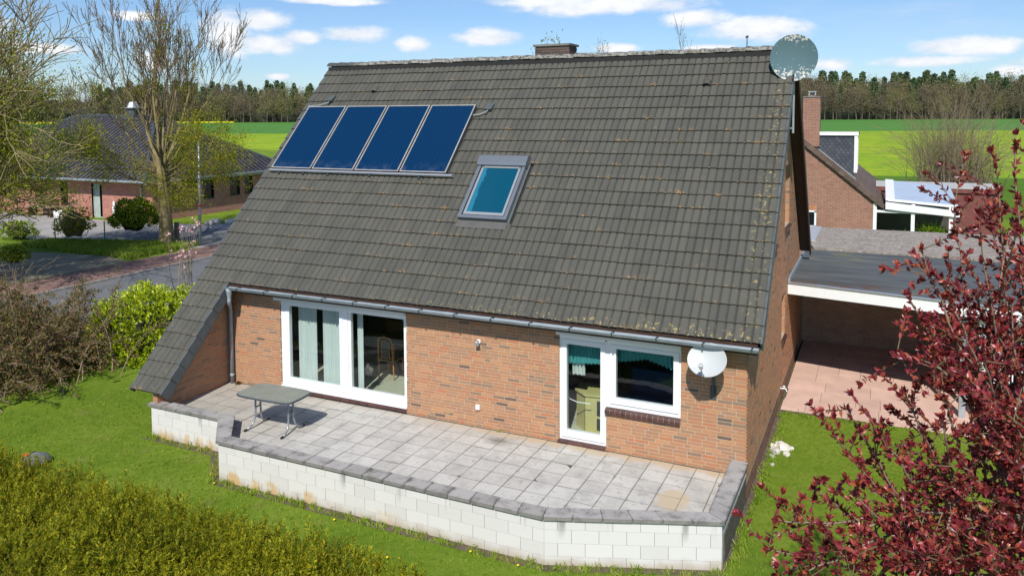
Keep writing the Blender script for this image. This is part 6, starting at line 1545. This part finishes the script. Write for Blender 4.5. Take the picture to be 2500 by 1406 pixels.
# rhododendron behind the roof tail
def dome_shrub(name, label, c, R, n, mat, lsize, whorl=1, w=.3, core=M_hedgecore, cat='shrub', inner=.82, up=.5, lumps=.12):
    t = thing(name, label, cat, (c[0], c[1], G0)); b = np.array((c[0], c[1], G0)); U = RNG.normal(size=(n, 3)); U[:, 2] = np.abs(U[:, 2]) * 1.0 - .15; U /= np.linalg.norm(U, axis=1, keepdims=True)
    lump = 1 + lumps * np.sin(U[:, 0] * 7 + c[0]) * np.cos(U[:, 1] * 6 + c[1]) + lumps * .6 * np.sin(U[:, 2] * 11)
    P = np.array(c) + U * np.array(R) * (RNG.uniform(inner, 1.03, n) * lump)[:, None]; P = P[P[:, 2] > G0 + .03]; U2 = (P - np.array(c)) / np.array(R)
    Q, D = [], []
    for k in range(whorl):
        d = U2 * (up + .2) + RNG.normal(size=P.shape) * (.55 if whorl > 1 else .8) + (0, 0, .25); Q.append(P + RNG.normal(size=P.shape) * .01); D.append(d)
    Q, D = np.vstack(Q) - b, np.vstack(D); o = link('foliage', spray('foliage', Q, D, RNG.uniform(.7, 1.15, len(Q)) * lsize, mat, leaf_oval(w, .05, .12)), t); o['kind'] = 'stuff'
    m = MB(); seg = 14; rings = 8; vs = []
    for i in range(rings + 1):
        ph = math.pi * .5 * i / rings
        for k in range(seg): a = 2 * math.pi * k / seg; f = .66 * (1 + .08 * math.sin(3 * a + c[0])); vs.append((c[0] - b[0] + R[0] * f * (math.cos(ph) if i else .55) * math.cos(a), c[1] - b[1] + R[1] * f * (math.cos(ph) if i else .55) * math.sin(a), max(0.0, c[2] - b[2] + R[2] * f * (math.sin(ph) if i else -.45))))
    m.idx(vs, [(i * seg + k, i * seg + (k + 1) % seg, (i + 1) * seg + (k + 1) % seg, (i + 1) * seg + k) for i in range(rings) for k in range(seg)]); obj('branches', m, core, t)
    return t
dome_shrub('rhododendron', 'large bright yellow-green rhododendron behind the long roof tail', (-11.9, 2.3, -.45), (1.9, 1.7, 1.7), 3600, M_rhodo, .125, 5, .30, inner=.86, lumps=.10)
dome_shrub('laurel_bush', 'dense dark green rounded bush beside the bare tree trunk', (-28.6, 15.3, .55), (1.15, 1.1, 1.3), 5200, M_darkleaf, .12, 1, .5)
dome_shrub('spring_shrub', 'loose yellow-green flowering shrub behind the gravel bay', (-31.0, 13.6, .3), (.95, .95, 1.25), 1500, M_spring, .13, 1, .55, core=M_twig, inner=.4)
dome_shrub('small_shrub', 'small rounded bush on a short stem by the gravel bay', (-25.4, 6.9, .30), (.55, .55, .55), 2200, M_darkleaf, .07, 1, .5)
dome_shrub('low_shrub', 'low leafy shrub left of the driveway under the budding tree', (-35.2, 13.4, -.2), (1.3, .7, .7), 900, M_darkleaf, .14, 1, .5)
dome_shrub('red_twig_shrub', 'reddish leafless shrub at the left photo edge beside the small bush', (-26.3, 5.7, .1), (.7, .7, .9), 900, M_rusty, .08, 1, .25, core=M_twig, inner=.3)
# arching cotoneaster on the left
def arch_shrub(name, label, c, n, L, mat, twig, nl, ls, cat='shrub', zr=1.0, r0=.9):
    t = thing(name, label, cat, (c[0], c[1], G0)); rg = random.Random(int(c[0] * 10)); sg = []; P = []; D = []
    for k in range(n):
        a = rg.uniform(0, 6.28); q = Vector((rg.gauss(0, r0), rg.gauss(0, r0), 0)); el = rg.uniform(.45, 1.5); d = Vector((math.cos(a) * math.cos(el), math.sin(a) * math.cos(el), math.sin(el) * zr)); l = L * rg.uniform(.6, 1.1); st = 9; r = .016
        for i in range(st):
            e = q + d * (l / st); sg.append((tuple(q), tuple(e), r * (1 - i / st) + .003, r * (1 - (i + 1) / st) + .003))
            for j in range(2 if i > 1 else 0):
                dd = (d + Vector((rg.gauss(0, .5), rg.gauss(0, .5), rg.gauss(0, .4)))).normalized(); e2 = q.lerp(e, rg.random()) ; e3 = e2 + dd * rg.uniform(.12, .38); sg.append((tuple(e2), tuple(e3), .005, .003))
                for u in range(4): P.append(tuple(e2.lerp(e3, rg.random()))); D.append(tuple(dd))
            if e.z < .05: break
            P.append(tuple(e)); D.append(tuple(d)); q = e; d = (d + Vector((rg.gauss(0, .07), rg.gauss(0, .07), -.17))).normalized()
    link('branches', tubes_mesh('branches', sg, twig, 4), t); P = np.array(P); D = np.array(D); idx = RNG.integers(0, len(P), nl)
    Q = P[idx] + RNG.normal(size=(nl, 3)) * .03; Q[:, 2] = np.abs(Q[:, 2]); o = link('foliage', spray('foliage', Q, D[idx] + RNG.normal(size=(nl, 3)) * .8, RNG.uniform(.6, 1.2, nl) * ls, mat, leaf_tmpl(.5)), t); o['kind'] = 'stuff'; return t
arch_shrub('cotoneaster', 'sprawling brown-green shrub with arching twigs at the left edge', (-13.8, -1.0), 360, 2.4, M_cot, M_dead, 90000, .065, r0=1.2)
arch_shrub('rusty_shrub', 'rust-brown low shrub between the arching shrub and the rhododendron', (-12.9, .75), 110, 1.3, M_rusty, M_dead, 7000, .05, r0=.4)
arch_shrub('street_shrub', 'twiggy brown shrub beside the street at the left edge', (-17.0, 0.5), 150, 2.6, M_rusty, M_dead, 5000, .05, r0=1.0)
dome_shrub('bronze_leaf_mound', 'dark undergrowth beneath the arching shrub', (-14.0, -1.0, -.5), (2.7, 2.2, 1.75), 14000, M_cot, .075, 1, .5, inner=.7, lumps=.16)  # reddish-brown leaf dome that fills out the shrub
# young pink-flowering tree beside the roof edge
segs, tips = [], []; rg = random.Random(5); b3 = Vector((-15.2, 6.6, G0))
for k in range(7): grow(b3 + Vector((rg.gauss(0, .15), rg.gauss(0, .25), 0)), (rg.gauss(0, .12), rg.gauss(0, .12), 1), rg.uniform(1.4, 2.1), .018, 1, rg, segs, tips, up=.5, spread=.35, lr=.5, minr=.006)
b3 = b3
tree_obj('magnolia', 'young magnolia with pink buds beside the left roof edge', b3, segs, tips, M_twig_l, M_pinkfl, leaf_tmpl(.7), 150, .10, .05, trunk_depth=1)
# tall willow-like shrub at the field edge
arch_shrub('willow_shrub', 'large fan-shaped leafless willow shrub at the edge of the crop field', (12.6, 64.0), 620, 7.6, M_spring, M_dead, 5000, .10, zr=2.2, r0=1.4)
# tree tops showing above the ridge
for i, (p, h, lb) in enumerate((((-7.6, 22.2), 10.2, 'budding tree top showing beside the chimney above the ridge'), ((-11.0, 40.0), 12.2, 'bare tree top above the ridge right of the chimney'), ((-6.0, 42.5), 12.6, 'thin bare tree top above the right half of the ridge'))):
    segs, tips = [], []; rg = random.Random(40 + i); grow((*p, G0), (0, 0, 1), h * .45, .22, 4, rg, segs, tips, up=.4, split=(3, 5), lr=.60, spread=.45, jitter=.08, minr=.010)
    tree_obj('background_tree', lb, (*p, G0), segs, tips, M_bark, M_spring, leaf_tmpl(.6), 1500 if i == 0 else 500, .13 if i == 0 else .10, .2, trunk_depth=3, twigmat=M_twig)

# ------------------------------------------------------------------ the wood on the horizon
def far_tree_mesh(kind, seed):
    rg = np.random.default_rng(seed); r2 = random.Random(seed); H = 1.0
    segs = []; V = []
    if kind == 'conifer':
        n = 1100; t = rg.random(n) ** .8; h = .22 + .78 * t; rad_ = (.17 + .035 * np.sin(h * 31 + seed)) * (1 - t) ** .5 + .010; a = rg.uniform(0, 6.28, n); rr_ = rad_ * np.sqrt(rg.random(n)); P = np.column_stack([np.cos(a) * rr_, np.sin(a) * rr_, h]); mat = M_farcon; sz = .030
        segs.append(((0, 0, 0), (0, 0, .9), .013, .004))
    else:
        n = 1500; nb = 16; cs = [(r2.gauss(0, .13), r2.gauss(0, .13), r2.uniform(.30, .92)) for _ in range(nb)]
        cs = np.array(cs); idx = rg.integers(0, nb, n); P = cs[idx] + rg.normal(size=(n, 3)) * np.array([.06, .06, .065]); mat = M_farbare if kind == 'bare' else M_farolive; sz = .019
        lean = r2.uniform(-.04, .04); segs.append(((0, 0, 0), (lean, 0, .5), .014, .009)); segs.append(((lean, 0, .5), (lean * 1.5, 0, .9), .009, .003))
        for c in cs: segs.append(((lean, 0, r2.uniform(.25, .55)), tuple(c), .006, .002))
    n = len(P); trunk = tubes_mesh('t', segs, M_farbark, 4); tvv = np.array([v.co[:] for v in trunk.vertices]); tff = np.array([p.vertices[:] for p in trunk.polygons])
    D = rg.normal(size=(n, 3)); R = frames(D); q = np.array([(-.5, 0, 0), (.5, 0, 0), (.35, 1, .1), (-.35, 1, -.1)]) * (np.array([.9, 1, 1]) if kind == 'conifer' else np.array([.55, 1.2, 1]))
    LV = (np.einsum('nij,kj->nki', R, q) * (rg.uniform(.5, 1.3, n) * sz)[:, None, None] + P[:, None, :]).reshape(-1, 3); LF = (np.arange(4)[None] + (np.arange(n) * 4)[:, None])
    bpy.data.meshes.remove(trunk)
    return np_mesh('far_tree', np.vstack([tvv, LV]), np.vstack([tff, LF + len(tvv)]), [M_farbark, mat], [0] * len(tff) + [1] * n)
FT = {'conifer': [far_tree_mesh('conifer', s) for s in (1, 2, 3)], 'bare': [far_tree_mesh('bare', s) for s in (4, 5, 6, 7)], 'olive': [far_tree_mesh('olive', s) for s in (8, 9)]}
rg = random.Random(77)
bands = [(250, 830), (1940, 2560)]
def far(kind, u, d, h):
    p = uv2w(u, d); o = link({'conifer': 'conifer', 'bare': 'deciduous_tree', 'olive': 'birch_tree'}[kind], rg.choice(FT[kind]), None, p, (0, 0, rg.uniform(0, 6.28))); s = h; w_ = s * rg.uniform(.85, 1.2); o.scale = (w_, w_, s)
    side = 'right' if u > 0 else 'left'
    tag(o, {'conifer': 'dark green conifer of the far wood %s of the house', 'bare': 'grey-brown leafless tree of the far wood %s of the house', 'olive': 'tree coming into leaf in the far wood %s of the house'}[kind] % side, 'tree', {'conifer': 'conifers of the far wood %s of the house', 'bare': 'leafless trees of the far wood %s of the house', 'olive': 'budding trees of the far wood %s of the house'}[kind] % side)
for (a, b) in bands:
    for row, (d, kinds, step, hh) in enumerate(((548, ('bare', 'bare', 'bare', 'olive'), 15, (17, 28)), (566, ('bare', 'bare', 'conifer', 'olive'), 15, (21, 31)), (590, ('conifer', 'bare', 'olive', 'bare'), 12, (25, 35)), (622, ('conifer', 'conifer', 'conifer', 'bare'), 9.5, (26, 38)))):
        x = a
        while x < b:
            left = x < 1000
            u = (x - 1250) / FPX * d; far(rg.choice(kinds), u + rg.uniform(-2, 2), d + rg.uniform(-6, 6), rg.uniform(*hh) * (.86 if left else 1.0)); x += step * rg.uniform(.7, 1.3)
# the unseen middle and the sides of the wood: one mass
def mass(name, spans, label):
    V = []; F = []
    src = FT['bare'] + FT['conifer'] + FT['olive']; P = []; 
    for (a, b) in spans:
        for x in np.arange(a, b, 34): 
            for d in (556, 600): P.append(uv2w((x - 1250) / FPX * d, d + rg.uniform(-8, 8)))
    P = np.array([tuple(p) for p in P]); n = len(P)
    o = scatter(name, P, np.column_stack([np.zeros(n), np.zeros(n), RNG.uniform(0, 6.28, n)]), RNG.uniform(24, 33, n), FT['bare'][0]); tag(o, label, 'wood', kind='stuff')
mass('woodland', [(830, 1940), (-900, 250), (2560, 3600)], 'continuation of the far wood to both sides and behind the house')
# dark understorey along the edge of the wood
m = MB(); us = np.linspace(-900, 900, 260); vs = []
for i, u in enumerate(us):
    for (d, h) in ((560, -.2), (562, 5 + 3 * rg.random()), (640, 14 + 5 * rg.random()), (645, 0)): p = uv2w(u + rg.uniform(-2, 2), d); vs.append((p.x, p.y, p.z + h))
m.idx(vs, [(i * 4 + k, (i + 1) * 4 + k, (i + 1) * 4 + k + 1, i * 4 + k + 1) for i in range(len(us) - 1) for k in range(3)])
o = obj('undergrowth', m, simple('dark_wood_undergrowth', (.035, .04, .022), .95, var=.5, scale=.2)); tag(o, 'dark undergrowth filling the far wood behind the front trunks', 'undergrowth', kind='stuff')
